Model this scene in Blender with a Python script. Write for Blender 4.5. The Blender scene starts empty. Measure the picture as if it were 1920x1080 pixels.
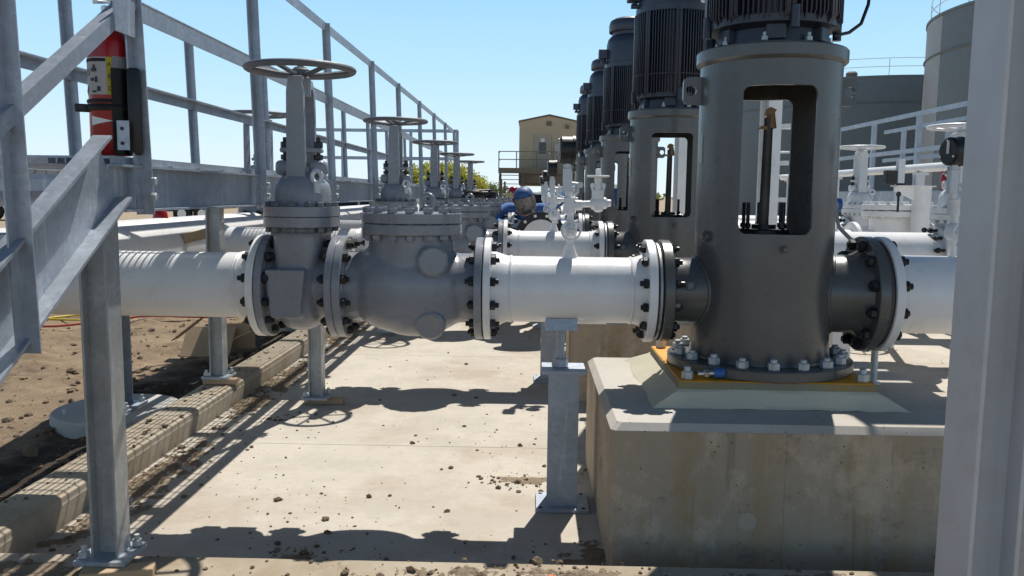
import bpy, bmesh, math, random
from mathutils import Vector, Matrix, noise
random.seed(7)
sc = bpy.context.scene
COL = sc.collection
PI = math.pi
R = math.radians
V = Vector

# ------------------------------------------------------------------ helpers
def tag(o, label=None, cat=None, group=None, kind=None):
    for k, v in (('label', label), ('category', cat), ('group', group), ('kind', kind)):
        if v: o[k] = v
    return o

def thing(name, loc, label, cat, group=None):
    o = bpy.data.objects.new(name, None)
    o.empty_display_size = .1
    COL.objects.link(o); o.location = loc
    return tag(o, label, cat, group)

def root_loc(p):
    l = V((0, 0, 0))
    while p is not None:
        l += p.location; p = p.parent
    return l

def frame(axis):
    z = V(axis).normalized()
    x = z.orthogonal().normalized()
    if abs(z.z) < .99: x = V((0, 0, 1)).cross(z).normalized()
    else: x = V((1, 0, 0))
    y = z.cross(x)
    return Matrix((x, y, z)).transposed()

class MB:
    def __init__(s): s.bm = bmesh.new()
    def box(s, c, d, rot=None, bev=0, seg=1):
        r = bmesh.ops.create_cube(s.bm, size=1)
        vs = r['verts']
        bmesh.ops.scale(s.bm, vec=V(d), verts=vs)
        if bev:
            es = list({e for v in vs for e in v.link_edges})
            g = bmesh.ops.bevel(s.bm, geom=es, offset=bev, segments=seg, affect='EDGES', profile=.5)
            vs = [v for v in g['verts']]
            vs = list({v for f in g['faces'] for v in f.verts} | {v for v in vs if v.is_valid})
            # collect whole island
            seen = set(vs); st = list(vs)
            while st:
                v = st.pop()
                for e in v.link_edges:
                    w = e.other_vert(v)
                    if w not in seen: seen.add(w); st.append(w)
            vs = list(seen)
        if rot is not None:
            M = rot if isinstance(rot, Matrix) else Matrix.Rotation(rot, 3, 'Z')
            bmesh.ops.rotate(s.bm, matrix=M.to_3x3(), verts=vs, cent=(0, 0, 0))
        bmesh.ops.translate(s.bm, vec=V(c), verts=vs)
        return s
    def bb(s, x0, x1, y0, y1, z0, z1, bev=0, seg=1):
        return s.box(((x0+x1)/2, (y0+y1)/2, (z0+z1)/2), (abs(x1-x0), abs(y1-y0), abs(z1-z0)), None, bev, seg)
    def lathe(s, prof, origin=(0, 0, 0), axis=(0, 0, 1), seg=32, a0=0):
        M = frame(axis); o = V(origin); rings = []
        for r, z in prof:
            if r < 1e-6: rings.append([s.bm.verts.new(o + M @ V((0, 0, z)))])
            else: rings.append([s.bm.verts.new(o + M @ V((r*math.cos(a0+2*PI*i/seg), r*math.sin(a0+2*PI*i/seg), z))) for i in range(seg)])
        for a, b in zip(rings, rings[1:]):
            for i in range(seg):
                j = (i+1) % seg
                if len(a) == 1 and len(b) == 1: continue
                if len(a) == 1: s.bm.faces.new((a[0], b[j], b[i]))
                elif len(b) == 1: s.bm.faces.new((a[i], a[j], b[0]))
                else: s.bm.faces.new((a[i], a[j], b[j], b[i]))
        return s
    def cyl(s, p0, p1, r0, r1=None, seg=24, ch=0, a0=0):
        r1 = r0 if r1 is None else r1
        L = (V(p1)-V(p0)).length
        if ch: prof = [(0, 0), (r0-ch, 0), (r0, ch), (r1, L-ch), (r1-ch, L), (0, L)]
        else: prof = [(0, 0), (r0, 0), (r1, L), (0, L)]
        return s.lathe(prof, p0, V(p1)-V(p0), seg, a0)
    def hexn(s, c, axis, af, h, a0=None):
        a = V(axis).normalized()
        return s.cyl(V(c)-a*h/2, V(c)+a*h/2, af/math.sqrt(3), seg=6, ch=h*.12, a0=random.random() if a0 is None else a0)
    def ring(s, c, axis, R0, r, seg=48, rs=10, flat=1.0):
        M = frame(axis); c = V(c); rings = []
        for i in range(seg):
            a = 2*PI*i/seg; d = V((math.cos(a), math.sin(a), 0))
            rings.append([s.bm.verts.new(c + M @ (d*(R0+r*math.cos(2*PI*j/rs)) + V((0, 0, r*flat*math.sin(2*PI*j/rs))))) for j in range(rs)])
        for i in range(seg):
            a, b = rings[i], rings[(i+1) % seg]
            for j in range(rs):
                k = (j+1) % rs
                s.bm.faces.new((a[j], b[j], b[k], a[k]))
        return s
    def tube(s, pts, r, seg=8, closed=False):
        pts = [V(p) for p in pts]; n = len(pts); rings = []; prev = None
        for i, p in enumerate(pts):
            if closed: t = (pts[(i+1) % n]-pts[i-1]).normalized()
            else: t = (pts[min(i+1, n-1)]-pts[max(i-1, 0)]).normalized()
            x = t.orthogonal().normalized() if prev is None else (prev - t*prev.dot(t)).normalized()
            prev = x; y = t.cross(x)
            rr = r[i] if isinstance(r, (list, tuple)) else r
            rings.append([s.bm.verts.new(p + (x*math.cos(2*PI*j/seg)+y*math.sin(2*PI*j/seg))*rr) for j in range(seg)])
        m = n if closed else n-1
        for i in range(m):
            a, b = rings[i], rings[(i+1) % n]
            for j in range(seg):
                k = (j+1) % seg
                s.bm.faces.new((a[j], a[k], b[k], b[j]))
        if not closed:
            s.bm.faces.new(list(reversed(rings[0]))); s.bm.faces.new(rings[-1])
        return s
    def prism(s, pts, origin, ux, uy, depth):
        """outline pts in the plane (ux, uy), extruded by depth along ux x uy"""
        ux, uy, o = V(ux), V(uy), V(origin)
        n = ux.cross(uy).normalized()
        a = [s.bm.verts.new(o+ux*p[0]+uy*p[1]) for p in pts]
        b = [s.bm.verts.new(o+ux*p[0]+uy*p[1]+n*depth) for p in pts]
        s.bm.faces.new(list(reversed(a))); s.bm.faces.new(b)
        m = len(pts)
        for i in range(m):
            j = (i+1) % m
            s.bm.faces.new((a[i], a[j], b[j], b[i]))
        return s
    def bar(s, p0, p1, w, h, up=(0, 0, 1)):
        """rectangular bar from p0 to p1, w across, h along up"""
        p0, p1 = V(p0), V(p1); t = (p1-p0).normalized(); x = t.cross(V(up)).normalized(); y = x.cross(t)
        return s.prism([(-w/2, -h/2), (w/2, -h/2), (w/2, h/2), (-w/2, h/2)], p0, x, y, -(p1-p0).length)
    def sect(s, pts, p0, p1, up=(0, 0, 1)):
        p0, p1 = V(p0), V(p1); t = (p1-p0).normalized(); x = t.cross(V(up)).normalized(); y = x.cross(t)
        return s.prism(pts, p0, x, y, -(p1-p0).length)
    def ico(s, c, r, sub=2, sc3=(1, 1, 1), rough=0, seed=0, rot=None):
        g = bmesh.ops.create_icosphere(s.bm, subdivisions=sub, radius=1)
        M = rot.to_3x3() if rot is not None else Matrix.Identity(3)
        for v in g['verts']:
            p = v.co.copy()
            k = 1 + rough*noise.noise(p*1.7+V((seed, seed*1.3, 0)))
            p = V((p.x*sc3[0], p.y*sc3[1], p.z*sc3[2]))*r*k
            v.co = V(c) + M @ p
        return s
    def sell(s, c, rad, e=.5, nu=32, nv=16):
        """superellipsoid"""
        def f(w, m): return math.copysign(abs(w)**m, w)
        rings = []
        for i in range(nv+1):
            v = -PI/2+PI*i/nv
            if i in (0, nv):
                rings.append([s.bm.verts.new(V(c)+V((0, 0, rad[2]*(-1 if i == 0 else 1))))]); continue
            cv, sv = f(math.cos(v), e), f(math.sin(v), e)
            rings.append([s.bm.verts.new(V(c)+V((rad[0]*cv*f(math.cos(2*PI*j/nu), e), rad[1]*cv*f(math.sin(2*PI*j/nu), e), rad[2]*sv))) for j in range(nu)])
        for a, b in zip(rings, rings[1:]):
            for i in range(nu):
                j = (i+1) % nu
                if len(a) == 1: s.bm.faces.new((a[0], b[j], b[i]))
                elif len(b) == 1: s.bm.faces.new((a[i], a[j], b[0]))
                else: s.bm.faces.new((a[i], a[j], b[j], b[i]))
        return s
    def mesh(s, name='m'):
        bmesh.ops.recalc_face_normals(s.bm, faces=s.bm.faces)
        me = bpy.data.meshes.new(name); s.bm.to_mesh(me); s.bm.free()
        return me
    def build(s, name, mat, parent=None, ang=35, label=None):
        return link(name, s.mesh(name), mat, parent, ang, label)
    def fused(s, name, mat, parent=None, vox=.012, it=6, label=None):
        me = s.mesh('tmp'); o = bpy.data.objects.new('tmp', me); COL.objects.link(o)
        m = o.modifiers.new('r', 'REMESH'); m.mode = 'VOXEL'; m.voxel_size = vox
        if it:
            m = o.modifiers.new('s', 'SMOOTH'); m.iterations = it; m.factor = .5
        me2 = evald(o)
        return link(name, me2, mat, parent, 180, label)

def evald(o, kill=True):
    dg = bpy.context.evaluated_depsgraph_get(); dg.update()
    me = bpy.data.meshes.new_from_object(o.evaluated_get(dg))
    if kill:
        d = o.data; bpy.data.objects.remove(o)
        if d.users == 0 and isinstance(d, bpy.types.Mesh): bpy.data.meshes.remove(d)
    return me

def link(name, me, mat, parent=None, ang=35, label=None):
    me.name = name
    o = bpy.data.objects.new(name, me); COL.objects.link(o)
    if mat is not None and not me.materials: me.materials.append(mat)
    for p in me.polygons: p.use_smooth = True
    if ang < 180: me.set_sharp_from_angle(angle=R(ang))
    if parent is not None:
        me.transform(Matrix.Translation(-root_loc(parent)))
        o.parent = parent
    if label: o['label'] = label
    return o

def copy_tree(o, parent=None, swap=None):
    c = o.copy(); COL.objects.link(c)
    if parent is not None: c.parent = parent
    if swap and c.type == 'MESH' and c.data.materials and c.data.materials[0] in swap:
        c.data = c.data.copy(); c.data.materials[0] = swap[c.data.materials[0]]
    for ch in [x for x in o.children]: copy_tree(ch, c, swap)
    return c

def boolean(o, cutter):
    m = o.modifiers.new('b', 'BOOLEAN'); m.operation = 'DIFFERENCE'; m.object = cutter; m.solver = 'EXACT'

# ------------------------------------------------------------------ materials
def nodes(m):
    m.use_nodes = True; nt = m.node_tree; nt.nodes.clear()
    out = nt.nodes.new('ShaderNodeOutputMaterial'); b = nt.nodes.new('ShaderNodeBsdfPrincipled')
    nt.links.new(b.outputs[0], out.inputs[0])
    return nt, b
def N(nt, t, **kw):
    n = nt.nodes.new(t)
    for k, v in kw.items():
        if k in n.inputs: n.inputs[k].default_value = v
        else: setattr(n, k, v)
    return n
def pos(nt, scale=(1, 1, 1)):
    g = N(nt, 'ShaderNodeNewGeometry'); mp = N(nt, 'ShaderNodeMapping'); mp.inputs['Scale'].default_value = scale
    nt.links.new(g.outputs['Position'], mp.inputs[0]); return mp.outputs[0]
def noi(nt, vec, scale, detail=4, rough=.55):
    n = N(nt, 'ShaderNodeTexNoise'); n.inputs['Scale'].default_value = scale; n.inputs['Detail'].default_value = detail; n.inputs['Roughness'].default_value = rough
    nt.links.new(vec, n.inputs['Vector']); return n.outputs['Fac']
def ramp(nt, fac, a, b, ca=(0, 0, 0, 1), cb=(1, 1, 1, 1)):
    r = N(nt, 'ShaderNodeValToRGB'); e = r.color_ramp.elements
    e[0].position = a; e[1].position = b; e[0].color = ca; e[1].color = cb
    nt.links.new(fac, r.inputs[0]); return r.outputs[0]
def mix(nt, fac, a, b, mode='MIX'):
    m = N(nt, 'ShaderNodeMix', data_type='RGBA', blend_type=mode)
    for sock, v in ((m.inputs[0], fac), (m.inputs[6], a), (m.inputs[7], b)):
        if hasattr(v, 'is_linked'): nt.links.new(v, sock)
        else: sock.default_value = v if isinstance(v, (int, float)) else (*v[:3], 1)
    return m.outputs[2]
def bump(nt, b, h, strength, dist=.01):
    n = N(nt, 'ShaderNodeBump'); n.inputs['Strength'].default_value = strength; n.inputs['Distance'].default_value = dist
    nt.links.new(h, n.inputs['Height']); nt.links.new(n.outputs[0], b.inputs['Normal'])

def paint(name, c, rough=.35, metal=0, var=.12, dirt=None, damt=.35, bscale=60, bstr=.08, coat=0, spec=.5, dscale=6):
    m = bpy.data.materials.new(name); nt, b = nodes(m)
    p = pos(nt)
    n1 = noi(nt, p, 3.5, 5); n2 = noi(nt, p, 28, 4)
    lo = [x*(1-var) for x in c]; hi = [min(1, x*(1+var)) for x in c]
    col = mix(nt, ramp(nt, n1, .3, .7), lo, hi)
    if dirt:
        f = ramp(nt, noi(nt, p, dscale, 8, .7), .53, .66)
        f2 = N(nt, 'ShaderNodeMath', operation='MULTIPLY'); nt.links.new(f, f2.inputs[0]); f2.inputs[1].default_value = damt
        col = mix(nt, f2.outputs[0], col, dirt)
    nt.links.new(col, b.inputs['Base Color'])
    rr = N(nt, 'ShaderNodeMapRange'); rr.inputs[3].default_value = rough*.75; rr.inputs[4].default_value = min(1, rough*1.35)
    nt.links.new(n2, rr.inputs[0]); nt.links.new(rr.outputs[0], b.inputs['Roughness'])
    b.inputs['Metallic'].default_value = metal
    b.inputs['Specular IOR Level'].default_value = spec
    if coat: b.inputs['Coat Weight'].default_value = coat; b.inputs['Coat Roughness'].default_value = .15
    if bstr: bump(nt, b, noi(nt, p, bscale, 3), bstr, .004)
    return m

def plain(name, c, rough=.5, metal=0, **kw):
    return paint(name, c, rough, metal, var=.06, bstr=0, **kw)

def galv(name, c=(.52, .55, .58), met=.42):
    m = bpy.data.materials.new(name); nt, b = nodes(m); p = pos(nt)
    v = N(nt, 'ShaderNodeTexVoronoi'); v.inputs['Scale'].default_value = 55; nt.links.new(p, v.inputs['Vector'])
    sp = N(nt, 'ShaderNodeSeparateColor'); nt.links.new(v.outputs['Color'], sp.inputs[0])
    col = mix(nt, sp.outputs[0], [x*.86 for x in c], [min(1, x*1.1) for x in c])
    n = noi(nt, p, 5, 6, .65)
    col = mix(nt, ramp(nt, n, .35, .75), col, [x*.72 for x in c])
    st = noi(nt, pos(nt, (9, 9, .8)), 3, 4)
    col = mix(nt, ramp(nt, st, .6, .8), col, (.66, .68, .69))
    nt.links.new(col, b.inputs['Base Color'])
    b.inputs['Metallic'].default_value = met
    rr = N(nt, 'ShaderNodeMapRange'); rr.inputs[3].default_value = .36; rr.inputs[4].default_value = .56
    nt.links.new(noi(nt, p, 14, 5), rr.inputs[0]); nt.links.new(rr.outputs[0], b.inputs['Roughness'])
    bump(nt, b, n, .1, .003)
    return m

def concrete(name, c, stain=None, holes=True, scale=1, dusty=None, streak=False, broom=False):
    m = bpy.data.materials.new(name); nt, b = nodes(m); p = pos(nt)
    n1 = noi(nt, p, 1.3*scale, 8, .65); n2 = noi(nt, p, 40*scale, 6, .7)
    col = mix(nt, ramp(nt, n1, .3, .72), [x*.82 for x in c], [x*1.1 for x in c])
    col = mix(nt, ramp(nt, n2, .35, .7), [x*.9 for x in c], col)
    if dusty:
        d = ramp(nt, noi(nt, pos(nt, (1, 1, 1)), .9, 9, .72), .47, .62); col = mix(nt, d, col, dusty)
        d = ramp(nt, noi(nt, pos(nt, (1.4, .5, 1)), 5, 9, .75), .6, .72); col = mix(nt, d, col, [x*.7 for x in dusty])
    if broom:
        d = ramp(nt, noi(nt, pos(nt, (1.2, 30, 1)), 2.2, 6, .7), .3, .7); col = mix(nt, .16, col, mix(nt, d, [x*.55 for x in c], c))
        d = ramp(nt, noi(nt, p, 2.3, 10, .8), .49, .60); col = mix(nt, d, col, [x*.80 for x in c])
        d = ramp(nt, noi(nt, pos(nt, (1, 1, 1)), 17, 8, .8), .62, .70); col = mix(nt, d, col, [x*.55 for x in dusty])
    if streak:
        s = ramp(nt, noi(nt, pos(nt, (1.9, 1.9, .16)), 1.5, 6, .65), .53, .70); col = mix(nt, s, col, stain)
        s = ramp(nt, noi(nt, pos(nt, (1.5, 1.5, 1.1)), 2.2, 9, .75), .5, .68); col = mix(nt, s, col, [x*1.42 for x in c])
        s = ramp(nt, noi(nt, pos(nt, (1, 1, 1.3)), 3.7, 9, .8), .55, .66); col = mix(nt, s, col, [x*.6 for x in c])
        s = ramp(nt, noi(nt, pos(nt, (1, 1, 2.5)), 19, 5, .8), .66, .72); col = mix(nt, s, col, [x*1.5 for x in c])
        s = ramp(nt, noi(nt, pos(nt, (6, 6, .5)), 2.1, 4, .6), .62, .75); col = mix(nt, s, col, [x*.52 for x in c])
        g = N(nt, 'ShaderNodeNewGeometry'); sx = N(nt, 'ShaderNodeSeparateXYZ'); nt.links.new(g.outputs['Position'], sx.inputs[0])
        wob = N(nt, 'ShaderNodeMath', operation='MULTIPLY_ADD'); nt.links.new(noi(nt, pos(nt, (3, 3, 1.2)), 2.5, 6, .7), wob.inputs[0]); wob.inputs[1].default_value = .16; nt.links.new(sx.outputs['X'], wob.inputs[2])
        fade = ramp(nt, noi(nt, pos(nt, (2, 2, 1.6)), 2.3, 6, .7), .36, .62)
        for x0_, w_, amt in ((.70, .055, .8), (1.10, .045, .55), (1.62, .05, .5)):
            d = N(nt, 'ShaderNodeMath', operation='SUBTRACT'); nt.links.new(wob.outputs[0], d.inputs[0]); d.inputs[1].default_value = x0_+.08
            ab = N(nt, 'ShaderNodeMath', operation='ABSOLUTE'); nt.links.new(d.outputs[0], ab.inputs[0])
            k = ramp(nt, ab.outputs[0], w_*.3, w_*1.6, (1, 1, 1, 1), (0, 0, 0, 1))
            kk = N(nt, 'ShaderNodeMath', operation='MULTIPLY'); nt.links.new(k, kk.inputs[0]); nt.links.new(fade, kk.inputs[1])
            k2 = N(nt, 'ShaderNodeMath', operation='MULTIPLY'); nt.links.new(kk.outputs[0], k2.inputs[0]); k2.inputs[1].default_value = amt
            col = mix(nt, k2.outputs[0], col, stain)
        d = N(nt, 'ShaderNodeMath', operation='SUBTRACT'); nt.links.new(sx.outputs['X'], d.inputs[0]); d.inputs[1].default_value = 1.115
        ab = N(nt, 'ShaderNodeMath', operation='ABSOLUTE'); nt.links.new(d.outputs[0], ab.inputs[0]); ls_ = N(nt, 'ShaderNodeMath', operation='LESS_THAN'); nt.links.new(ab.outputs[0], ls_.inputs[0]); ls_.inputs[1].default_value = .0022
        l2 = N(nt, 'ShaderNodeMath', operation='MULTIPLY'); nt.links.new(ls_.outputs[0], l2.inputs[0]); l2.inputs[1].default_value = .4
        col = mix(nt, l2.outputs[0], col, [x*.4 for x in c])
    hgt = n2
    if holes:
        v = N(nt, 'ShaderNodeTexVoronoi'); v.inputs['Scale'].default_value = 26; v.inputs['Randomness'].default_value = 1
        nt.links.new(p, v.inputs['Vector'])
        h = ramp(nt, v.outputs['Distance'], .07, .13)
        sel = ramp(nt, noi(nt, p, 7, 2), .5, .56, (1, 1, 1, 1), (0, 0, 0, 1))
        hh = N(nt, 'ShaderNodeMath', operation='MAXIMUM'); nt.links.new(h, hh.inputs[0]); nt.links.new(sel, hh.inputs[1])
        col = mix(nt, hh.outputs[0], [x*.25 for x in c], col)
    nt.links.new(col, b.inputs['Base Color']); b.inputs['Roughness'].default_value = .9
    b.inputs['Specular IOR Level'].default_value = .25
    bump(nt, b, hgt, .25, .004)
    return m

def soil(name, c, dark, kerb_dark=False):
    m = bpy.data.materials.new(name); nt, b = nodes(m); p = pos(nt)
    n1 = noi(nt, p, .8, 9, .7); n2 = noi(nt, p, 9, 8, .75); n3 = noi(nt, p, 70, 4, .7)
    col = mix(nt, ramp(nt, n1, .38, .62), dark, c)
    col = mix(nt, ramp(nt, n2, .42, .6), [x*.75 for x in c], col)
    col = mix(nt, ramp(nt, n3, .62, .7), col, [min(1, x*1.5) for x in c])
    if kerb_dark:   # darker soil tone in a ragged band along the kerb
        g = N(nt, 'ShaderNodeNewGeometry'); sx = N(nt, 'ShaderNodeSeparateXYZ'); nt.links.new(g.outputs['Position'], sx.inputs[0])
        ad = N(nt, 'ShaderNodeMath', operation='MULTIPLY_ADD'); nt.links.new(noi(nt, p, 1.1, 7, .7), ad.inputs[0]); ad.inputs[1].default_value = 2.2; nt.links.new(sx.outputs['X'], ad.inputs[2])
        mr = N(nt, 'ShaderNodeMapRange'); mr.inputs[1].default_value = -2.3; mr.inputs[2].default_value = -1.9; nt.links.new(ad.outputs[0], mr.inputs[0])
        ly = N(nt, 'ShaderNodeMath', operation='LESS_THAN'); nt.links.new(sx.outputs['X'], ly.inputs[0]); ly.inputs[1].default_value = -2.3
        mm = N(nt, 'ShaderNodeMath', operation='MULTIPLY'); nt.links.new(mr.outputs[0], mm.inputs[0]); nt.links.new(ly.outputs[0], mm.inputs[1])
        col = mix(nt, mm.outputs[0], col, mix(nt, ramp(nt, n2, .4, .65), (.045, .033, .025), (.10, .075, .055)))
    nt.links.new(col, b.inputs['Base Color']); b.inputs['Roughness'].default_value = .95; b.inputs['Specular IOR Level'].default_value = .15
    h = N(nt, 'ShaderNodeMath', operation='ADD'); nt.links.new(n2, h.inputs[0]); nt.links.new(n3, h.inputs[1])
    bump(nt, b, h.outputs[0], .7, .03)
    return m

WHITE = paint('white_pipe_paint', (.80, .80, .80), .3, var=.04, dirt=(.58, .52, .43), damt=.28, bscale=75, bstr=.16)
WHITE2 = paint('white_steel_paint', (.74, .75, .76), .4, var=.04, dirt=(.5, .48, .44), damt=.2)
GREY = paint('grey_valve_paint', (.245, .26, .295), .26, var=.12, dirt=(.30, .27, .23), damt=.4, bscale=60, bstr=.18)
GREYL = paint('pale_and_haze_paint', (.62, .65, .68), .36, var=.05, dirt=(.4, .38, .36), damt=.3, bstr=.15)  # own colour of small fittings; painted-in haze on the suction valves
WHEEL = paint('handwheel_paint', (.135, .145, .165), .5, var=.2, dirt=(.10, .10, .11), damt=.4, bstr=.2, dscale=22)
PUMP = paint('pump_paint', (.092, .095, .093), .28, var=.14, dirt=(.16, .15, .13), damt=.25, bscale=45, bstr=.1, spec=.6)
MOTOR = paint('motor_paint', (.021, .028, .047), .36, var=.15, bstr=.08)
MOTORL = paint('motor_cowl_paint', (.034, .044, .07), .36, var=.12, bstr=.05)
BLACK = paint('black_bolt_coating', (.018, .019, .022), .42, metal=.2, var=.3, bstr=.1)
RUBBER = plain('black_plastic', (.012, .012, .013), .4)
GASKET = plain('gasket', (.02, .018, .017), .8)
ZINC = galv('zinc_bolt', (.55, .58, .6))
GALV = galv('galvanised_steel', (.43, .475, .54))
GALVD = galv('galvanised_column', (.45, .47, .48))
STEELGREY = paint('grey_column_paint', (.50, .51, .535), .42, var=.08, dirt=(.36, .35, .34), damt=.3, bscale=120, bstr=.1)
ORANGE = paint('orange_plate_paint', (.78, .33, .02), .5, var=.12, dirt=(.25, .14, .05), damt=.6, bstr=.1)
RED = paint('red_enamel', (.33, .006, .010), .3, var=.05, bstr=0, coat=.15)
SHAFT = paint('wrapped_shaft', (.085, .08, .075), .55, var=.35, dirt=(.16, .135, .10), damt=.5, bscale=40, bstr=.5)
TAPE = plain('torn_tape', (.34, .22, .12), .7)
BRIGHT = plain('bright_steel', (.6, .6, .58), .3, .9)
CONC = concrete('plinth_concrete', (.44, .355, .265), stain=(.36, .24, .11), streak=True)
CONCTOP = concrete('trowelled_concrete', (.53, .50, .45), holes=True, dusty=(.44, .40, .34))
SLAB = concrete('slab_concrete', (.57, .52, .445), holes=False, dusty=(.40, .34, .27), broom=True)
KERBM = concrete('kerb_concrete', (.44, .38, .295), holes=True, dusty=(.31, .245, .175))
GROUT = concrete('grout', (.60, .56, .44), holes=False, scale=2)
PATCHM = concrete('patch_mortar', (.47, .405, .32), holes=False, scale=2)
PADM = concrete('pad_concrete', (.5, .49, .46), holes=False)
SOIL = soil('dry_soil', (.38, .285, .19), (.13, .095, .068), kerb_dark=True)
FARSOIL = soil('far_soil', (.44, .35, .25), (.33, .26, .18))
CLOD = soil('dirt_clod', (.27, .205, .14), (.15, .11, .08))
SMEAR = concrete('grout_smear', (.27, .265, .20), holes=False, dusty=(.33, .23, .09))
MUD = soil('dry_mud', (.38, .30, .215), (.21, .165, .12))
WOOD = paint('pale_timber', (.43, .31, .19), .7, var=.18, bscale=30, bstr=.3)
CARD = paint('cardboard', (.43, .31, .2), .8, var=.08, bstr=0)
YEL = plain('yellow_rubber', (.62, .46, .03), .5)
REDR = plain('red_rubber', (.42, .06, .04), .5)
TANKM = paint('tank_paint', (.15, .18, .20), .55, var=.06, dirt=(.11, .11, .1), damt=.3, bstr=0)
TAN = paint('tan_siding', (.48, .41, .275), .55, var=.04, bstr=0)
TAND = paint('brown_trim', (.16, .13, .095), .6, var=.06, bstr=0)
GLASSD = plain('dark_glass', (.03, .04, .055), .08)
BLUEG = plain('blue_reflection_glass', (.06, .14, .34), .08)  # blue reflection on the pickup's windows put into the glass colour
BLUE = plain('blue_enamel', (.03, .13, .38), .4)
DENIM = paint('blue_jacket_cloth', (.06, .16, .43), .85, var=.2, bscale=60, bstr=.3)
HOODM = paint('blue_hood_cloth', (.035, .10, .24), .55, var=.3, bstr=.3)
MASK = paint('scuffed_mask', (.40, .36, .31), .5, var=.25, dirt=(.04, .03, .025), damt=1.0, bstr=.3, dscale=17)
TROUS = paint('dark_trousers', (.035, .04, .06), .85, var=.2, bstr=.2)
SKIN = plain('skin', (.48, .27, .19), .5)
REDC = paint('red_cloth', (.45, .05, .04), .8, var=.15, bstr=.2)
BARK = paint('bark', (.14, .10, .07), .9, var=.2, bstr=.5)
LABELW = plain('white_label', (.78, .78, .76), .45)
LABELY = plain('yellow_label', (.78, .68, .03), .45)
INK = plain('black_ink', (.03, .03, .035), .5)
CONDUIT = plain('grey_conduit', (.34, .35, .36), .4)
CAR = paint('white_car_paint', (.78, .79, .80), .2, var=.01, bstr=0, coat=.6)
TYRE = plain('tyre_rubber', (.02, .02, .02), .85)
def leafmat(name, c):
    m = bpy.data.materials.new(name); nt, b = nodes(m); p = pos(nt)
    col = mix(nt, ramp(nt, noi(nt, p, .6, 4), .35, .65), [x*.75 for x in c], [x*1.25 for x in c])
    nt.links.new(col, b.inputs['Base Color']); b.inputs['Roughness'].default_value = .7
    tr = N(nt, 'ShaderNodeBsdfTranslucent'); nt.links.new(col, tr.inputs[0]); ms = N(nt, 'ShaderNodeMixShader'); ms.inputs[0].default_value = .62
    nt.links.new(b.outputs[0], ms.inputs[1]); nt.links.new(tr.outputs[0], ms.inputs[2]); nt.links.new(ms.outputs[0], nt.nodes['Material Output'].inputs[0])
    return m
LEAF_Y = leafmat('spring_leaves', (.46, .46, .10)); LEAF_G = leafmat('green_leaves', (.20, .25, .08))

# ------------------------------------------------------------------ main numbers (metres; z=0 is the slab)
YA, SP, ZP = 4.30, 3.0, 1.143          # first pipe line, line spacing, pipe axis height
LINES = ['front', 'second', 'third', 'fourth', 'fifth']
def bolt_set(par, mat, name, *a, **kw):
    n = a[3]
    for i in range(n):
        m = MB(); hexcap(m, *a, only=i, **kw); m.build(name, mat, par)
def hexcap(mb, c, ax, R0, n, x0, x1, s=.042, phase=None, stud=.013, out=.012, only=None):
    """studs with a nut at both ends, round a flange joint; axis ax, between x0 and x1"""
    M = frame(ax); a = V(ax).normalized(); c = V(c)
    ph = PI/n if phase is None else phase
    for i in range(n):
        if only is not None and i != only: continue
        t = ph+2*PI*i/n
        o = c + M @ V((R0*math.cos(t), R0*math.sin(t), 0))
        mb.cyl(o+a*(x0-s*.62-out*random.uniform(.4, 1.6)), o+a*(x1+s*.62+out*random.uniform(.4, 1.6)), stud, seg=8)
        mb.hexn(o+a*(x0-s*.31), a, s, s*.62); mb.hexn(o+a*(x1+s*.31), a, s, s*.62)
def flange_prof(r_in, r_out, w, ch=.004):
    return [(r_in, 0), (r_out-ch, 0), (r_out, ch), (r_out, w-ch), (r_out-ch, w), (r_in, w)]
def flange(mb, x, w, r_out, y=YA, z=ZP, r_in=0.0, ax=(1, 0, 0), seg=56):
    pr = flange_prof(r_in, r_out, w)
    if r_in == 0: pr = [(0, 0)] + pr[1:-1] + [(0, w)]
    return mb.lathe(pr, (x, y, z), ax, seg)
def handwheel(mb, c, R0, r, spokes=6, ax=(0, 0, 1), dish=.028):
    a = V(ax).normalized(); M = frame(ax); c = V(c)
    mb.ring(c, ax, R0-r, r, 64, 12, .72)
    mb.cyl(c-a*(dish+.03), c-a*(dish-.03), R0*.16, seg=16, ch=.004)
    for i in range(spokes):
        t = 2*PI*i/spokes+.3
        d = M @ V((math.cos(t), math.sin(t), 0))
        pts = [c-a*dish+d*R0*.1, c-a*dish*.75+d*R0*.4, c-a*dish*.3+d*R0*.7, c+d*(R0-r)]
        mb.tube(pts, r*.5, 6)

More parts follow.
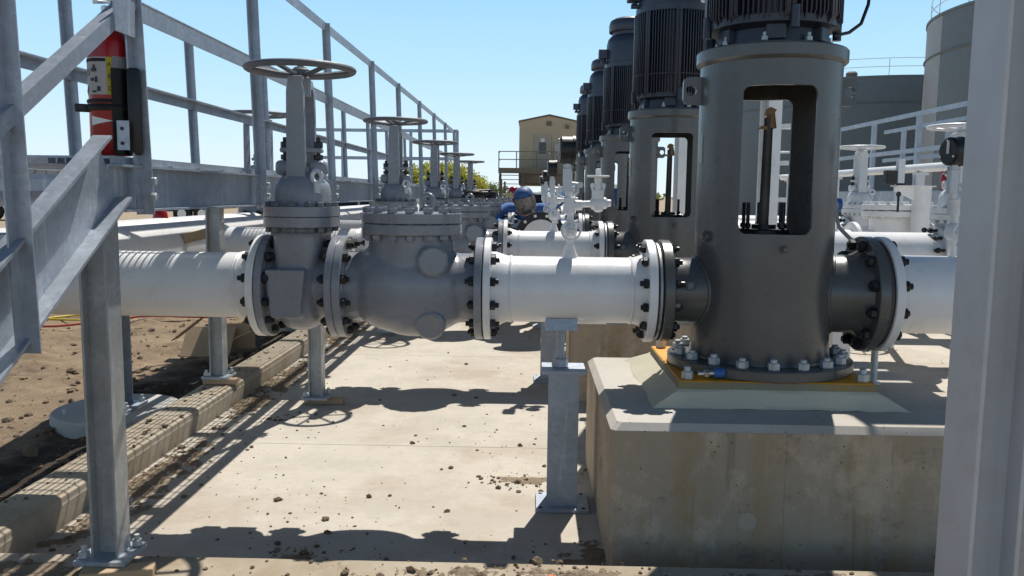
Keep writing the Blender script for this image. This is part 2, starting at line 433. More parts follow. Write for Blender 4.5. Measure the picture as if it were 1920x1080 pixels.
# ------------------------------------------------------------------ gate valve (built at the front line, then copied)
GX = -1.166
def make_gate():
    t = thing('gate_valve', (GX, YA, .9), '', 'valve')
    m = MB()
    m.cyl((-1.345, YA, ZP), (-.985, YA, ZP), .172, seg=40)
    m.sell((GX, YA, ZP-.01), (.128, .205, .215), .75)
    m.sell((GX, YA, 1.36), (.122, .185, .17), .5)
    # sloped wedge pocket on both sides of the body
    for sy in (-1, 1):
        pts = [(-.100, 1.245), (.100, 1.245), (.074, 1.005), (-.074, 1.005)]
        if sy < 0: m.prism([(p[0], p[1]) for p in pts], (GX-.035, YA-.225, 0), (1, 0, 0), (0, 0, 1), -.2)
        else: m.prism([(p[0], p[1]) for p in pts], (GX-.035, YA+.225, 0), (1, 0, 0), (0, 0, 1), .2)
    body = m.fused('body', GREY, t, .009, 3)
    m = MB(); m.sell((GX, YA, 1.418), (.128, .195, .012), .35, 48, 8); m.build('rim', GREY, body)
    for x0, w in ((-1.347, .034), (-1.003, .036)):
        m = MB(); flange(m, x0, w, .262); m.build('flange', GREY, t)
    bolt_set(t, BLACK, 'bolt', (0, YA, ZP), (1, 0, 0), .226, 12, -1.388, -1.312)
    bolt_set(t, BLACK, 'bolt', (0, YA, ZP), (1, 0, 0), .226, 12, -1.003, -.925)
    # oval bonnet joint: two plates
    for z0, z1, n in ((1.452, 1.500, 'bonnet_flange'), (1.504, 1.552, 'bonnet_flange')):
        mm = MB(); pts = []
        for i in range(56):
            a = 2*PI*i/56
            pts.append((.176*math.copysign(abs(math.cos(a))**.72, math.cos(a)), .235*math.copysign(abs(math.sin(a))**.72, math.sin(a))))
        mm.prism(pts, (GX, YA, z0), (1, 0, 0), (0, 1, 0), z1-z0)
        b = mm.build(n, GREY, t, 40)
    for i in range(14):
        m = MB(); a = 2*PI*(i+.5)/14
        x = GX+.15*math.copysign(abs(math.cos(a))**.72, math.cos(a)); y = YA+.208*math.copysign(abs(math.sin(a))**.72, math.sin(a))
        m.cyl((x, y, 1.43), (x, y, 1.578), .011, seg=8); m.hexn((x, y, 1.564), (0, 0, 1), .036, .024); m.hexn((x, y, 1.438), (0, 0, 1), .036, .026); m.build('bolt', WHEEL, t)
    m = MB(); m.sell((GX, YA, 1.575), (.122, .165, .145), .62, 40, 20); m.sell((GX+.075, YA, 1.56), (.055, .15, .13), .55)
    m.cyl((GX, YA, 1.6), (GX, YA, 1.755), .06, seg=24)
    m.fused('bonnet', GREY, t, .008, 3)
    # yoke: two arms front and back, with a crosshead
    m = MB()
    for sy in (-1, 1):
        pts = [(GX-.044, YA+sy*.118, 1.66), (GX+.044, YA+sy*.118, 1.66)]
        q = [(-.048, 1.64), (.048, 1.64), (.042, 2.12), (.03, 2.19), (-.03, 2.19), (-.042, 2.12)]
        m.prism(q, (GX, YA+sy*.105-.012, 0), (1, 0, 0), (0, 0, 1), -.03)
    m.box((GX, YA, 2.165), (.075, .22, .06), None, .012, 2)
    m.cyl((GX, YA, 2.10), (GX, YA, 2.20), .05, seg=20, ch=.006)
    m.build('yoke', GREY, t)
    m = MB(); m.cyl((GX, YA, 1.74), (GX, YA, 2.2), .019, seg=16); m.build('stem', WHEEL, t)
    m = MB()
    m.box((GX, YA, 1.835), (.21, .075, .026), None, .01, 2)
    m.cyl((GX, YA, 1.755), (GX, YA, 1.84), .042, seg=20)
    for sx in (-1, 1):
        m.sell((GX+sx*.088, YA, 1.745), (.042, .05, .04), .6)
    m.build('gland', GREY, t)
    for sx in (-1, 1):
        m = MB(); m.cyl((GX+sx*.085, YA, 1.74), (GX+sx*.085, YA, 1.90), .011, seg=8); m.hexn((GX+sx*.085, YA, 1.862), (0, 0, 1), .04, .032); m.hexn((GX+sx*.085, YA, 1.80), (0, 0, 1), .04, .026); m.build('gland_bolt', BLACK, t)
    m = MB(); handwheel(m, (GX, YA, 2.236), .278, .024, 6); w = m.build('handwheel', WHEEL, t)
    m = MB(); m.hexn((GX, YA, 2.225), (0, 0, 1), .06, .045); m.cyl((GX, YA, 2.2), (GX, YA, 2.262), .017, seg=12); m.build('hub_nut', WHEEL, w)
    m = MB(); m.ring((GX+.108, YA-.13, 1.70), (.5, 1, 0), .03, .011, 24, 8); m.cyl((GX+.108, YA-.13, 1.62), (GX+.108, YA-.13, 1.67), .017, seg=10); m.build('lifting_eye', GREYL, t)
    return t
gate0 = make_gate()
for k in range(5):
    g = gate0 if k == 0 else copy_tree(gate0)
    g.location.y = YA+SP*k
    tag(g, f'grey gate valve with round handwheel in the {LINES[k]} pump line, beside the walkway', 'valve', 'gate valves beside the walkway')

# ------------------------------------------------------------------ check valve
def make_check():
    t = thing('check_valve', (-.6, YA, .9), '', 'valve')
    cx = -.605
    m = MB()
    m.cyl((-.97, YA, ZP), (-.235, YA, ZP), .178, seg=48)
    m.sell((-.60, YA, 1.135), (.31, .245, .225), .82, 48, 24)
    m.sell((-.575, YA, 1.085), (.215, .225, .19), .8, 40, 20)
    m.sell((-.72, YA, 1.2), (.20, .19, .16), .8, 40, 20)
    m.cyl((cx, YA, ZP), (cx, YA, 1.43), .218, seg=48)
    body = m.fused('body', GREY, t, .011, 7)
    for x0, w in ((-.965, .04), (-.272, .038)):
        m = MB(); flange(m, x0, w, .262); m.build('flange', GREY, t)
    for z0, z1 in ((1.420, 1.472), (1.476, 1.528)):
        m = MB(); m.cyl((cx, YA, z0), (cx, YA, z1), .254, seg=64, ch=.004); m.build('cover_flange', GREY, t)
    bolt_set(t, GREY, 'bolt', (cx, YA, 0), (0, 0, 1), .226, 16, 1.42, 1.528, .042, 0.1, .014, .006)
    for (x, y, z, n) in ((-.474, YA-.2, 1.295, V((.12, -1, .05))), (-.488, YA-.175, .985, V((.0, -1, -.28)))):
        m = MB(); n.normalize()
        m.cyl(V((x, y, z))-n*.07, V((x, y, z))+n*.045, .077, seg=12, ch=.012, a0=.26); m.build('boss', GREY, t, 28)
    m = MB(); m.ring((cx+.08, YA+.02, 1.585), (.6, 1, 0), .034, .013, 24, 8); m.cyl((cx+.08, YA+.02, 1.52), (cx+.08, YA+.02, 1.556), .022, seg=12); m.build('lifting_eye', GREY, t)
    return t
check0 = make_check()
for k in range(5):
    g = check0 if k == 0 else copy_tree(check0)
    g.location.y = YA+SP*k
    tag(g, f'grey swing check valve with bolted round cover in the {LINES[k]} pump line', 'valve', 'check valves')

# ------------------------------------------------------------------ discharge spools
def spool_common(t, tee=False):
    m = MB(); m.lathe([(.168, 0), (.178, .0), (.168, .0)], (-.2, YA, ZP), (1, 0, 0), 8)
    m = MB()
    prof = [(.19, 0), (.19, .02), (.172, .075), (.1685, .10), (.1685, .700), (.172, .725), (.19, .78), (.19, .80)]
    m.lathe(prof, (-.192, YA, ZP), (1, 0, 0), 56)
    p = m.build('pipe', WHITE, t, 60)
    for x in (-.095, .515): m = MB(); m.ring((x, YA, ZP), (1, 0, 0), .1685, .006, 56, 6, 1.6); m.build('weld_bead', WHITE, p)
    m = MB(); flange(m, -.228, .036, .262); m.build('flange', WHITE, t)
    m = MB(); flange(m, .583, .042, .262); m.build('flange', WHITE, t)
    m = MB(); m.cyl((-.2335, YA, ZP), (-.2285, YA, ZP), .245, seg=48); m.build('gasket', GASKET, t)
    bolt_set(t, BLACK, 'bolt', (0, YA, ZP), (1, 0, 0), .226, 12, -.272, -.192)
    return p
def make_spool():
    t = thing('pipe_spool', (.2, YA, .95), '', 'pipe spool')
    spool_common(t)
    m = MB(); m.lathe([(.046, 0), (.04, .02), (.028, .05), (.0235, .072), (0, .072)], (.204, YA, ZP+.158), (0, 0, 1), 24); m.build('branch_fitting', WHITE, t)
    return t
spool0 = make_spool()
for k in range(5):
    g = spool0 if k == 0 else copy_tree(spool0)
    g.location.y = YA+SP*k
    tag(g, f'short white flanged pipe between check valve and pump of the {LINES[k]} line', 'pipe spool', 'white discharge spools')
    if k == 2:
        y = YA+SP*k
        m = MB(); m.cyl((.12, y-.1, ZP), (.12, y-.78, ZP), .212, seg=48); p = m.build('tee_branch', WHITE, g, label='short white branch towards the open flange')
        m = MB(); m.lathe([(.19, 0), (.285, 0), (.29, .004), (.29, .05), (.285, .054), (.0, .054)], (.12, y-.83, ZP), (0, 1, 0), 56); f = m.build('open_flange', BLACK, g, label='black flange facing the camera')
        m = MB(); m.cyl((.12, y-.836, ZP), (.12, y-.812, ZP), .205, seg=48, ch=.004); m.build('end_cover', WHITE, f)
        m = MB()
        for i in range(12):
            a = 2*PI*(i+.5)/12; c = V((.12+.25*math.cos(a), y-.83, ZP+.25*math.sin(a)))
            m.cyl(c-V((0, .008, 0)), c+V((0, .01, 0)), .018, seg=12)
        m.build('hole_plugs', WHITE, f)

# ------------------------------------------------------------------ pressure gauges on the discharge spools
def make_gauge(x, z0, ang, name, white=WHITE, branch=True, zt=1.0):
    t = thing(name, (x, YA, z0), '', 'gauge')
    m = MB(); m.tube([(x, YA, z0), (x, YA, z0+.26), (x-.012, YA, z0+.30), (x-.012, YA, z0+.42)], .0175, 16); m.build('riser_pipe', white, t)
    m = MB(); m.sell((x, YA, z0+.125), (.036, .04, .045), .7); m.cyl((x, YA, z0+.125), (x, YA-.085, z0+.125), .014, seg=12)
    m.hexn((x, YA-.045, z0+.125), (0, 1, 0), .05, .02); v = m.build('root_valve', white, t)
    m = MB(); handwheel(m, (x, YA-.095, z0+.125), .052, .006, 5, (0, -1, 0), .008); m.build('handwheel', white, v)
    m = MB(); m.cyl((x-.005, YA, z0+.205), (x-.005, YA, z0+.29), .030, seg=20, ch=.004)
    m.cyl((x-.005, YA, z0+.25), (x+.06, YA, z0+.25), .026, seg=20, ch=.004); m.build('tee', white, t)
    m = MB(); m.box((x-.02, YA, z0+.375), (.044, .044, .125), None, .005, 1); m.hexn((x-.02, YA, z0+.45), (0, 0, 1), .036, .03)
    m.cyl((x-.02, YA, z0+.36), (x+.045, YA, z0+.352), .012, seg=10); m.cyl((x+.045, YA-.02, z0+.352), (x+.045, YA+.02, z0+.352), .016, seg=10)
    m.tube([(x+.02, YA, z0+.30), (x+.035, YA, z0+.315), (x+.035, YA-.01, z0+.345)], .007, 6); m.build('isolating_block', GREYL, t)
    if branch:
        m = MB(); m.cyl((x+.05, YA, z0+.255), (x+.12, YA, z0+.258), .017, seg=16)
        m.cyl((x+.10, YA, z0+.258), (x+.185, YA, z0+.262), .030, seg=20, ch=.008); m.cyl((x+.183, YA, z0+.262), (x+.205, YA, z0+.262), .019, seg=14, ch=.004)
        m.sell((x+.14, YA, z0+.25), (.028, .03, .035), .7); m.box((x+.137, YA, z0+.305), (.06, .05, .05), None, .006, 1)
        m.cyl((x+.137, YA, z0+.33), (x+.137, YA, z0+.40), .019, seg=14)
        for q in (-.028, .028): m.sell((x+.137+q, YA, z0+.35), (.011, .014, .012), .7); m.cyl((x+.137+q, YA, z0+.325), (x+.137+q, YA, z0+.362), .006, seg=8)
        b = m.build('side_valve', white, t)
        m = MB(); m.cyl((x+.137, YA, z0+.392), (x+.137, YA, z0+.402), .058, seg=24, ch=.004); m.cyl((x+.137, YA, z0+.40), (x+.137, YA, z0+.432), .014, seg=10)
        m.build('handwheel', white, b)
    c = V((x-.022, YA, z0+.525)); a = V((math.cos(ang), math.sin(ang), 0))
    m = MB(); m.lathe([(0, -.038), (.06, -.038), (.07, -.03), (.07, .022), (.074, .024), (.074, .038), (.064, .040), (.062, .030), (0, .030)], c, a, 40)
    m.cyl(c-V((0, 0, .085)), c-V((0, 0, .06)), .014, seg=12); g = m.build('gauge_case', RUBBER, t)
    m = MB(); m.cyl(c+a*.026, c+a*.034, .061, seg=32); m.build('dial', LABELW, g)
    m = MB(); s = a.cross(V((0, 0, 1)))
    for q in (0,): m.prism([(-.008, -.012), (.008, -.012), (.008, .05), (-.008, .05)], c-a*.0395+s*.004, s, V((0, 0, 1)), -.003 if False else .003)
    m.build('sticker', LABELW, g)
    m = MB()
    for i in range(3):
        q = R(90+120*i); m.cyl(c-a*.037+s*.052*math.cos(q)+V((0, 0, .052*math.sin(q))), c-a*.044+s*.052*math.cos(q)+V((0, 0, .052*math.sin(q))), .006, seg=8)
    m.build('screws', BRIGHT, g)
    return t
ga0 = make_gauge(.204, 1.325, 0.05, 'pressure_gauge')
for k in range(4):
    g = ga0 if k == 0 else copy_tree(ga0)
    g.location.y = YA+SP*k
    tag(g, f'black pressure gauge on white valve stack above the {LINES[k]} discharge spool', 'gauge', 'discharge pressure gauges')

# ------------------------------------------------------------------ vertical pump
PX = 1.183
def rrect(w, h, r, n=6):
    pts = []
    for cx, cy, a in ((w/2-r, h/2-r, 0), (-w/2+r, h/2-r, 90), (-w/2+r, -h/2+r, 180), (w/2-r, -h/2+r, 270)):
        for i in range(n+1): pts.append((cx+r*math.cos(R(a+90*i/n)), cy+r*math.sin(R(a+90*i/n))))
    return pts
def make_pump():
    t = thing('vertical_pump', (PX, YA, .72), '', 'pump')
    m = MB(); m.lathe([(.315, .80), (.34, .80), (.34, 2.262), (.352, 2.268), (.362, 2.278), (.362, 2.328), (.356, 2.335), (.2, 2.335), (.2, 2.28), (.315, 2.26), (.315, .80)], (PX, YA, 0), (0, 0, 1), 96)
    me = m.mesh('tmp'); o = bpy.data.objects.new('tmp', me); COL.objects.link(o)
    m = MB(); th = R(-5.6); ux = V((math.cos(th), math.sin(th), 0)); nn = ux.cross(V((0, 0, 1)))
    m.prism(rrect(.337, .69, .036), V((PX, YA, 1.797))-nn*.6, ux, (0, 0, 1), 1.2)
    cme = m.mesh('cut'); c = bpy.data.objects.new('cut', cme); COL.objects.link(c)
    boolean(o, c)
    bpy.context.view_layer.update()
    me2 = evald(o); bpy.data.objects.remove(c)
    me2.materials.clear()
    link('barrel', me2, PUMP, t, 35)
    m = MB(); m.lathe([(.30, 1.38), (.315, 1.38), (.315, 1.43), (.11, 1.43), (.11, 1.38), (.30, 1.38)], (PX, YA, 0), (0, 0, 1), 48); m.build('inner_deck', PUMP, t)
    m = MB(); m.cyl((PX, YA, 1.40), (PX, YA, 1.468), .125, seg=32, ch=.006); m.cyl((PX, YA, 1.46), (PX, YA, 1.49), .06, seg=24); s = m.build('seal_plate', BLACK, t)
    for a in (R(158), R(204), R(20), R(-38), R(90)):
        x, y = PX+.1*math.cos(a), YA+.1*math.sin(a)
        m = MB(); m.cyl((x, y, 1.45), (x, y, 1.60), .0095, seg=8); m.hexn((x, y, 1.485), (0, 0, 1), .03, .024); m.build('seal_stud', BLACK, s)
    m = MB(); m.tube([(PX-.002, YA, 1.45), (PX+.0, YA, 1.7), (PX+.002, YA, 2.02)], [.025, .024, .022], 16)
    for i in range(14): m.ring((PX+.002*i/14, YA, 1.5+.036*i), (.03, .02, 1), .0238-.00015*i, .0022, 16, 6)
    sh = m.build('wrapped_shaft', SHAFT, t, 50)
    m = MB(); m.cyl((PX+.016, YA, 1.97), (PX+.012, YA, 2.045), .027, .02, seg=10)
    m.prism([(-.05, -.01), (-.03, .012), (0, .012), (0, -.006), (-.03, -.004)], (PX-.01, YA-.02, 1.965), (1, 0, -.1), (0, 0, 1), .004)
    m.prism([(-.012, 0), (-.004, .03), (.018, .038), (.05, .018), (.036, .0)], (PX-.02, YA-.035, 2.03), (1, 0, .2), (0, 0, 1), .004)
    m.build('torn_tape', TAPE, sh, 20)
    m = MB(); m.cyl((PX-.005, YA, 2.2), (PX-.005, YA, 2.29), .07, seg=24, ch=.004); m.build('motor_shaft_end', BRIGHT, t)
    m = MB(); m.lathe([(.30, 0), (.455, 0), (.46, .005), (.46, .045), (.455, .05), (.345, .05), (.342, .06), (.30, .06)], (PX, YA, .772), (0, 0, 1), 80); bf = m.build('base_flange', PUMP, t)
    for i in range(18):
        a = 2*PI*(i+.25)/18; x, y = PX+.408*math.cos(a), YA+.408*math.sin(a)
        m = MB(); m.cyl((x, y, .80), (x, y, .868+.008*random.random()), .0165, seg=12, ch=.003); m.hexn((x, y, .840), (0, 0, 1), .050, .036); m.build('anchor_bolt', ZINC, bf)
    for sx in (-1, 1):
        m = MB(); pts = rrect(.16, .135, .03)
        px = PX+sx*.35
        m.prism(pts, (px, YA-.015+.03, 2.148), (1, 0, 0), (0, 0, 1), .03)
        me = m.mesh('tmp'); o = bpy.data.objects.new('tmp', me); COL.objects.link(o)
        m = MB(); m.cyl((px+sx*.042, YA-.2, 2.148), (px+sx*.042, YA+.2, 2.148), .027, seg=24)
        c = bpy.data.objects.new('cut', m.mesh('cut')); COL.objects.link(c); boolean(o, c); bpy.context.view_layer.update()
        me2 = evald(o); bpy.data.objects.remove(c); me2.materials.clear()
        link('lifting_lug', me2, PUMP, t)
    # nozzles
    for sx, rn, x1, w, rf, nb in ((-1, .172, .655, .05, .262, 12), (1, .198, 1.668, .052, .292, 14)):
        m = MB()
        if sx < 0: m.lathe([(rn, 0), (rn, PX-.30-.70), (rn+.001, PX-.30-.699)], (.70, YA, ZP), (1, 0, 0), 56)
        else: m.lathe([(rn, 0), (rn, .18), (rn+.03, .235), (rn+.03, .25)], (PX+.26, YA, ZP), (1, 0, 0), 56)
        nz = m.build('nozzle', PUMP, t, 60, label='left discharge nozzle' if sx < 0 else 'right suction nozzle')
        m = MB(); pts = []
        for i in range(48):
            a = 2*PI*i/48; yy = (rn+.002)*math.cos(a); pts.append((PX+sx*math.sqrt(.341**2-yy*yy), YA+yy, ZP+(rn+.002)*math.sin(a)))
        m.tube(pts, .011, 8, True); m.build('weld_bead', PUMP, nz)
        m = MB(); flange(m, .658 if sx < 0 else 1.674, w, rf); f = m.build('nozzle_flange', PUMP, t)
    m = MB(); flange(m, .634, .018, .246); m.build('spacer_ring', GALVD, t)
    m = MB()
    for a, b in ((.6258, .633), (.653, .6575)): m.cyl((a, YA, ZP), (b, YA, ZP), .25, seg=48)
    m.build('gasket', GASKET, t)
    bolt_set(t, BLACK, 'bolt', (0, YA, ZP), (1, 0, 0), .226, 12, .582, .71)
    bolt_set(t, BLACK, 'bolt', (0, YA, ZP), (1, 0, 0), .254, 12, 1.672, 1.79, .05, None, .016)
    m = MB(); m.cyl((1.728, YA, ZP), (1.7495, YA, ZP), .272, seg=56); m.build('spacer_ring', SHAFT, t)
    # plugs
    m = MB()
    for x, z, r in ((.872, 1.432, .026), (1.187, 1.385, .017)):
        d = V((x-PX, -math.sqrt(max(0, .34**2-(x-PX)**2)), 0)).normalized(); p = V((PX, YA, z))+d*.335
        m.cyl(p, p+d*.03, r, seg=16, ch=.003); m.hexn(p+d*.035, d, r*1.25, .016)
    d = V((-.1, -1, .1)).normalized(); p = V((.79, YA-.16, ZP+.045)); m.cyl(p, p+d*.03, .024, seg=16, ch=.003); m.hexn(p+d*.034, d, .03, .016)
    m.build('plug', PUMP, t)
    m = MB(); a = R(207)
    for i in range(5):
        pass
    q0 = R(177); pts = [(PX+.3425*math.cos(q0+R(3.5)*i), YA+.3425*math.sin(q0+R(3.5)*i)) for i in range(5)]
    bmv = [[m.bm.verts.new((x, y, z)) for x, y in pts] for z in (1.79, 1.93)]
    for i in range(4): m.bm.faces.new((bmv[0][i], bmv[0][i+1], bmv[1][i+1], bmv[1][i]))
    e = bmesh.ops.solidify(m.bm, geom=m.bm.faces[:], thickness=.002)
    m.build('rating_plate', BRIGHT, t)
    return t
pump0 = make_pump()
# orange sole plate, grout and plinth
def make_plinth():
    t = thing('concrete_plinth', (1.225, YA, 0), '', 'plinth')
    m = MB(); x0, x1, y0, y1, z = .36, 2.09, 3.54, 5.06, .65; ch = .03
    def ringv(a, b, c, d, zz): return [m.bm.verts.new(p+(zz,)) for p in ((a, c), (b, c), (b, d), (a, d))]
    rs = [ringv(x0, x1, y0, y1, -.05), ringv(x0, x1, y0, y1, z-ch)]
    # vertical arris chamfer approximated by edge bevel
    for a, b in zip(rs, rs[1:]):
        for i in range(4): m.bm.faces.new((a[i], a[(i+1) % 4], b[(i+1) % 4], b[i]))
    m.bm.faces.new(rs[1]); m.bm.faces.new(list(reversed(rs[0])))
    ve = [e for e in m.bm.edges if abs(e.verts[0].co.z-e.verts[1].co.z) > .3]
    bmesh.ops.bevel(m.bm, geom=ve, offset=.022, segments=1, affect='EDGES')
    m.build('block', CONC, t, 20)
    m = MB(); b_ = .022
    def octv(g, zz): return [m.bm.verts.new((x, y, zz)) for x, y in ((x0+g+b_, y0+g), (x1-g-b_, y0+g), (x1-g, y0+g+b_), (x1-g, y1-g-b_), (x1-g-b_, y1-g), (x0+g+b_, y1-g), (x0+g, y1-g-b_), (x0+g, y0+g+b_))]
    rs = [octv(0, z-ch+.0005), octv(ch, z)]
    m.bm.faces.new(rs[1]); m.bm.faces.new(list(reversed(rs[0])))
    for i in range(8): m.bm.faces.new((rs[0][i], rs[0][(i+1) % 8], rs[1][(i+1) % 8], rs[1][i]))
    m.build('trowelled_top', CONCTOP, t, 20)
    m = MB(); rng = random.Random(3)
    def loop(xa, xb, ya, yb, zz, j=.004, n=14):
        out = []
        cs = [(xa, ya), (xb, ya), (xb, yb), (xa, yb)]
        for i in range(4):
            a, b = V(cs[i]), V(cs[(i+1) % 4])
            for q in range(n):
                p = a.lerp(b, q/n); out.append(m.bm.verts.new((p.x+rng.uniform(-j, j), p.y+rng.uniform(-j, j), zz+rng.uniform(-j, j)*.5)))
        return out
    ls = [loop(.585, 1.765, 3.822, 4.96, .6495, .010), loop(.60, 1.75, 3.83, 4.945, .662, .007), loop(.685, 1.64, 3.848, 4.80, .722, .004), loop(.70, 1.622, 3.86, 4.78, .734, .003), loop(.9, 1.4, 4.1, 4.5, .735, 0)]
    n4 = len(ls[0])
    for a, b in zip(ls, ls[1:]):
        for i in range(n4): m.bm.faces.new((a[i], a[(i+1) % n4], b[(i+1) % n4], b[i]))
    m.build('grout_bed', GROUT, t, 25)
    m = MB(); m.bb(.705, 1.618, 3.865, 4.775, .726, .771, .004); m.build('sole_plate', ORANGE, t, label='orange painted steel plate under the pump')
    for sx in (-1, 1):
        for sy in (-1, 1):
            x, y = 1.1615+sx*.41, 4.32+sy*.405
            m = MB(); m.cyl((x, y, .76), (x, y, .832), .016, seg=12, ch=.003); m.hexn((x, y, .79), (0, 0, 1), .05, .04); m.build('anchor_bolt', ZINC, t)
    m = MB()
    m.bb(.702, 1.621, 3.8615, 3.8645, .728, .766); m.bb(.702, 1.621, 4.7755, 4.7785, .728, .766); m.bb(.7015, .7045, 3.8645, 4.7755, .728, .766); m.bb(1.6185, 1.6215, 3.8645, 4.7755, .728, .766)
    m.build('grouted_edge', SMEAR, t)
    m = MB()
    for x, z in ((.36+.45, .29),):
        m.cyl((x+.15, 3.5385, .225), (x+.15, 3.56, .225), .04, seg=24)
    m.build('tie_hole_patch', PATCHM, t)
    return t
pl0 = make_plinth()
# electric motor
def make_motor():
    t = thing('electric_motor', (PX, YA, 2.336), '', 'motor')
    m = MB()
    m.lathe([(0, 2.3365), (.285, 2.3365), (.285, 2.352), (.245, 2.356), (.24, 2.42), (.31, 2.435), (.312, 2.47), (0, 2.47)], (PX, YA, 0), (0, 0, 1), 64)
    for i in range(6):
        a = 2*PI*(i+.3)/6; m.box((PX+.25*math.cos(a), YA+.25*math.sin(a), 2.395), (.045, .09, .075), a, .006)
    m.build('lower_bell', MOTOR, t)
    for i in range(8):
        m = MB(); a = 2*PI*(i+.5)/8; x, y = PX+.268*math.cos(a), YA+.268*math.sin(a); m.hexn((x, y, 2.364), (0, 0, 1), .028, .022); m.cyl((x, y, 2.35), (x, y, 2.392), .009, seg=8); m.build('bolt', ZINC, t)
    m = MB(); m.lathe([(0, 2.46), (.288, 2.46), (.288, 3.14), (0, 3.14)], (PX, YA, 0), (0, 0, 1), 72)
    for i in range(84):
        a = 2*PI*i/84; w = .0075
        if i % 21 in (0, 1, 10, 11): w = .02
        z0 = 2.445 + .012*math.sin(i*1.7); r1 = .325 if w < .01 else .328
        d = V((math.cos(a), math.sin(a), 0)); s = V((-d.y, d.x, 0))
        m.prism([(.28, 0.05), (r1-.02, 0), (r1, .03), (r1, 3.125-z0), (.28, 3.135-z0)], V((PX, YA, z0))-s*w/2, d, (0, 0, 1), -w if False else w)
    for i in range(4):
        a = 2*PI*(i*21+.5)/84; m.cyl((PX+.322*math.cos(a), YA+.322*math.sin(a), 2.40), (PX+.322*math.cos(a), YA+.322*math.sin(a), 2.5), .022, seg=10)
    m.ring((PX, YA, 2.62), (0, 0, 1), .322, .006, 72, 6); m.build('finned_frame', MOTOR, t)
    m = MB(); m.lathe([(.31, 3.12), (.318, 3.125), (.318, 3.175), (.302, 3.18), (.300, 3.40), (.285, 3.46), (.25, 3.50), (.235, 3.505), (.235, 3.56), (0, 3.56)], (PX, YA, 0), (0, 0, 1), 64); c = m.build('fan_cowl', MOTORL, t)
    m = MB(); m.lathe([(.24, 3.545), (.275, 3.545), (.278, 3.55), (.278, 3.63), (.262, 3.675), (.22, 3.70), (.12, 3.715), (0, 3.718)], (PX, YA, 0), (0, 0, 1), 64); m.build('rain_hood', MOTORL, t)
    m = MB(); m.box((PX-.345, YA-.02, 3.29), (.105, .11, .11), None, .006); m.cyl((PX-.335, YA-.02, 3.20), (PX-.335, YA-.02, 3.24), .022, seg=12); m.cyl((PX-.37, YA-.06, 3.19), (PX-.28, YA-.06, 3.19), .02, seg=12); m.build('sensor_box', MOTORL, t)
    m = MB(); m.box((PX+.44, YA+.02, 3.0), (.24, .30, .34), None, .01); m.build('terminal_box', MOTORL, t)
    a = R(-52); d = V((math.cos(a), math.sin(a), 0)); s = V((-d.y, d.x, 0))
    m = MB(); m.prism([(-.022, 0), (.022, 0), (.022, .075), (-.022, .075)], V((PX, YA, 3.186))+d*.303, s, (0, 0, 1), .003); m.build('warning_sticker', LABELW, t)
    m = MB(); m.prism([(-.022, .062), (.022, .062), (.022, .075), (-.022, .075)], V((PX, YA, 3.186))+d*.3065, s, (0, 0, 1), .001); m.build('sticker_band', RED, t)
    m = MB(); m.tube([(PX+.46, YA, 2.84), (PX+.47, YA, 2.70), (PX+.455, YA-.02, 2.57), (PX+.41, YA-.06, 2.47), (PX+.34, YA-.1, 2.42), (PX+.26, YA-.12, 2.40)], .0085, 8); m.build('cable', RUBBER, t)
    return t
mo0 = make_motor()
for k in range(5):
    g = pump0 if k == 0 else copy_tree(pump0); g.location.y = YA+SP*k
    tag(g, f'dark grey vertical pump with open window in its barrel, {LINES[k]} in the pump row', 'pump', 'vertical pumps')
    g = mo0 if k == 0 else copy_tree(mo0); g.location.y = YA+SP*k
    tag(g, f'navy black finned electric motor on top of the {LINES[k]} vertical pump', 'motor', 'pump motors')
    g = pl0 if k == 0 else copy_tree(pl0); g.location.y = YA+SP*k
    tag(g, f'stained concrete plinth with orange steel plate under the {LINES[k]} vertical pump', 'plinth', 'pump plinths')

# small blue drain valve on the front sole plate
t = thing('drain_valve', (.80, 3.91, .77), 'small blue and steel drain valve lying on the orange plate of the front pump', 'valve')
m = MB(); m.cyl((.80, 3.915, .795), (.90, 3.92, .80), .014, seg=12); m.hexn((.84, 3.917, .797), (1, 0, 0), .036, .025); m.build('body', BRIGHT, t)
m = MB(); m.cyl((.875, 3.919, .799), (.925, 3.921, .80), .024, seg=12, ch=.004); m.build('cap', BLUE, t)

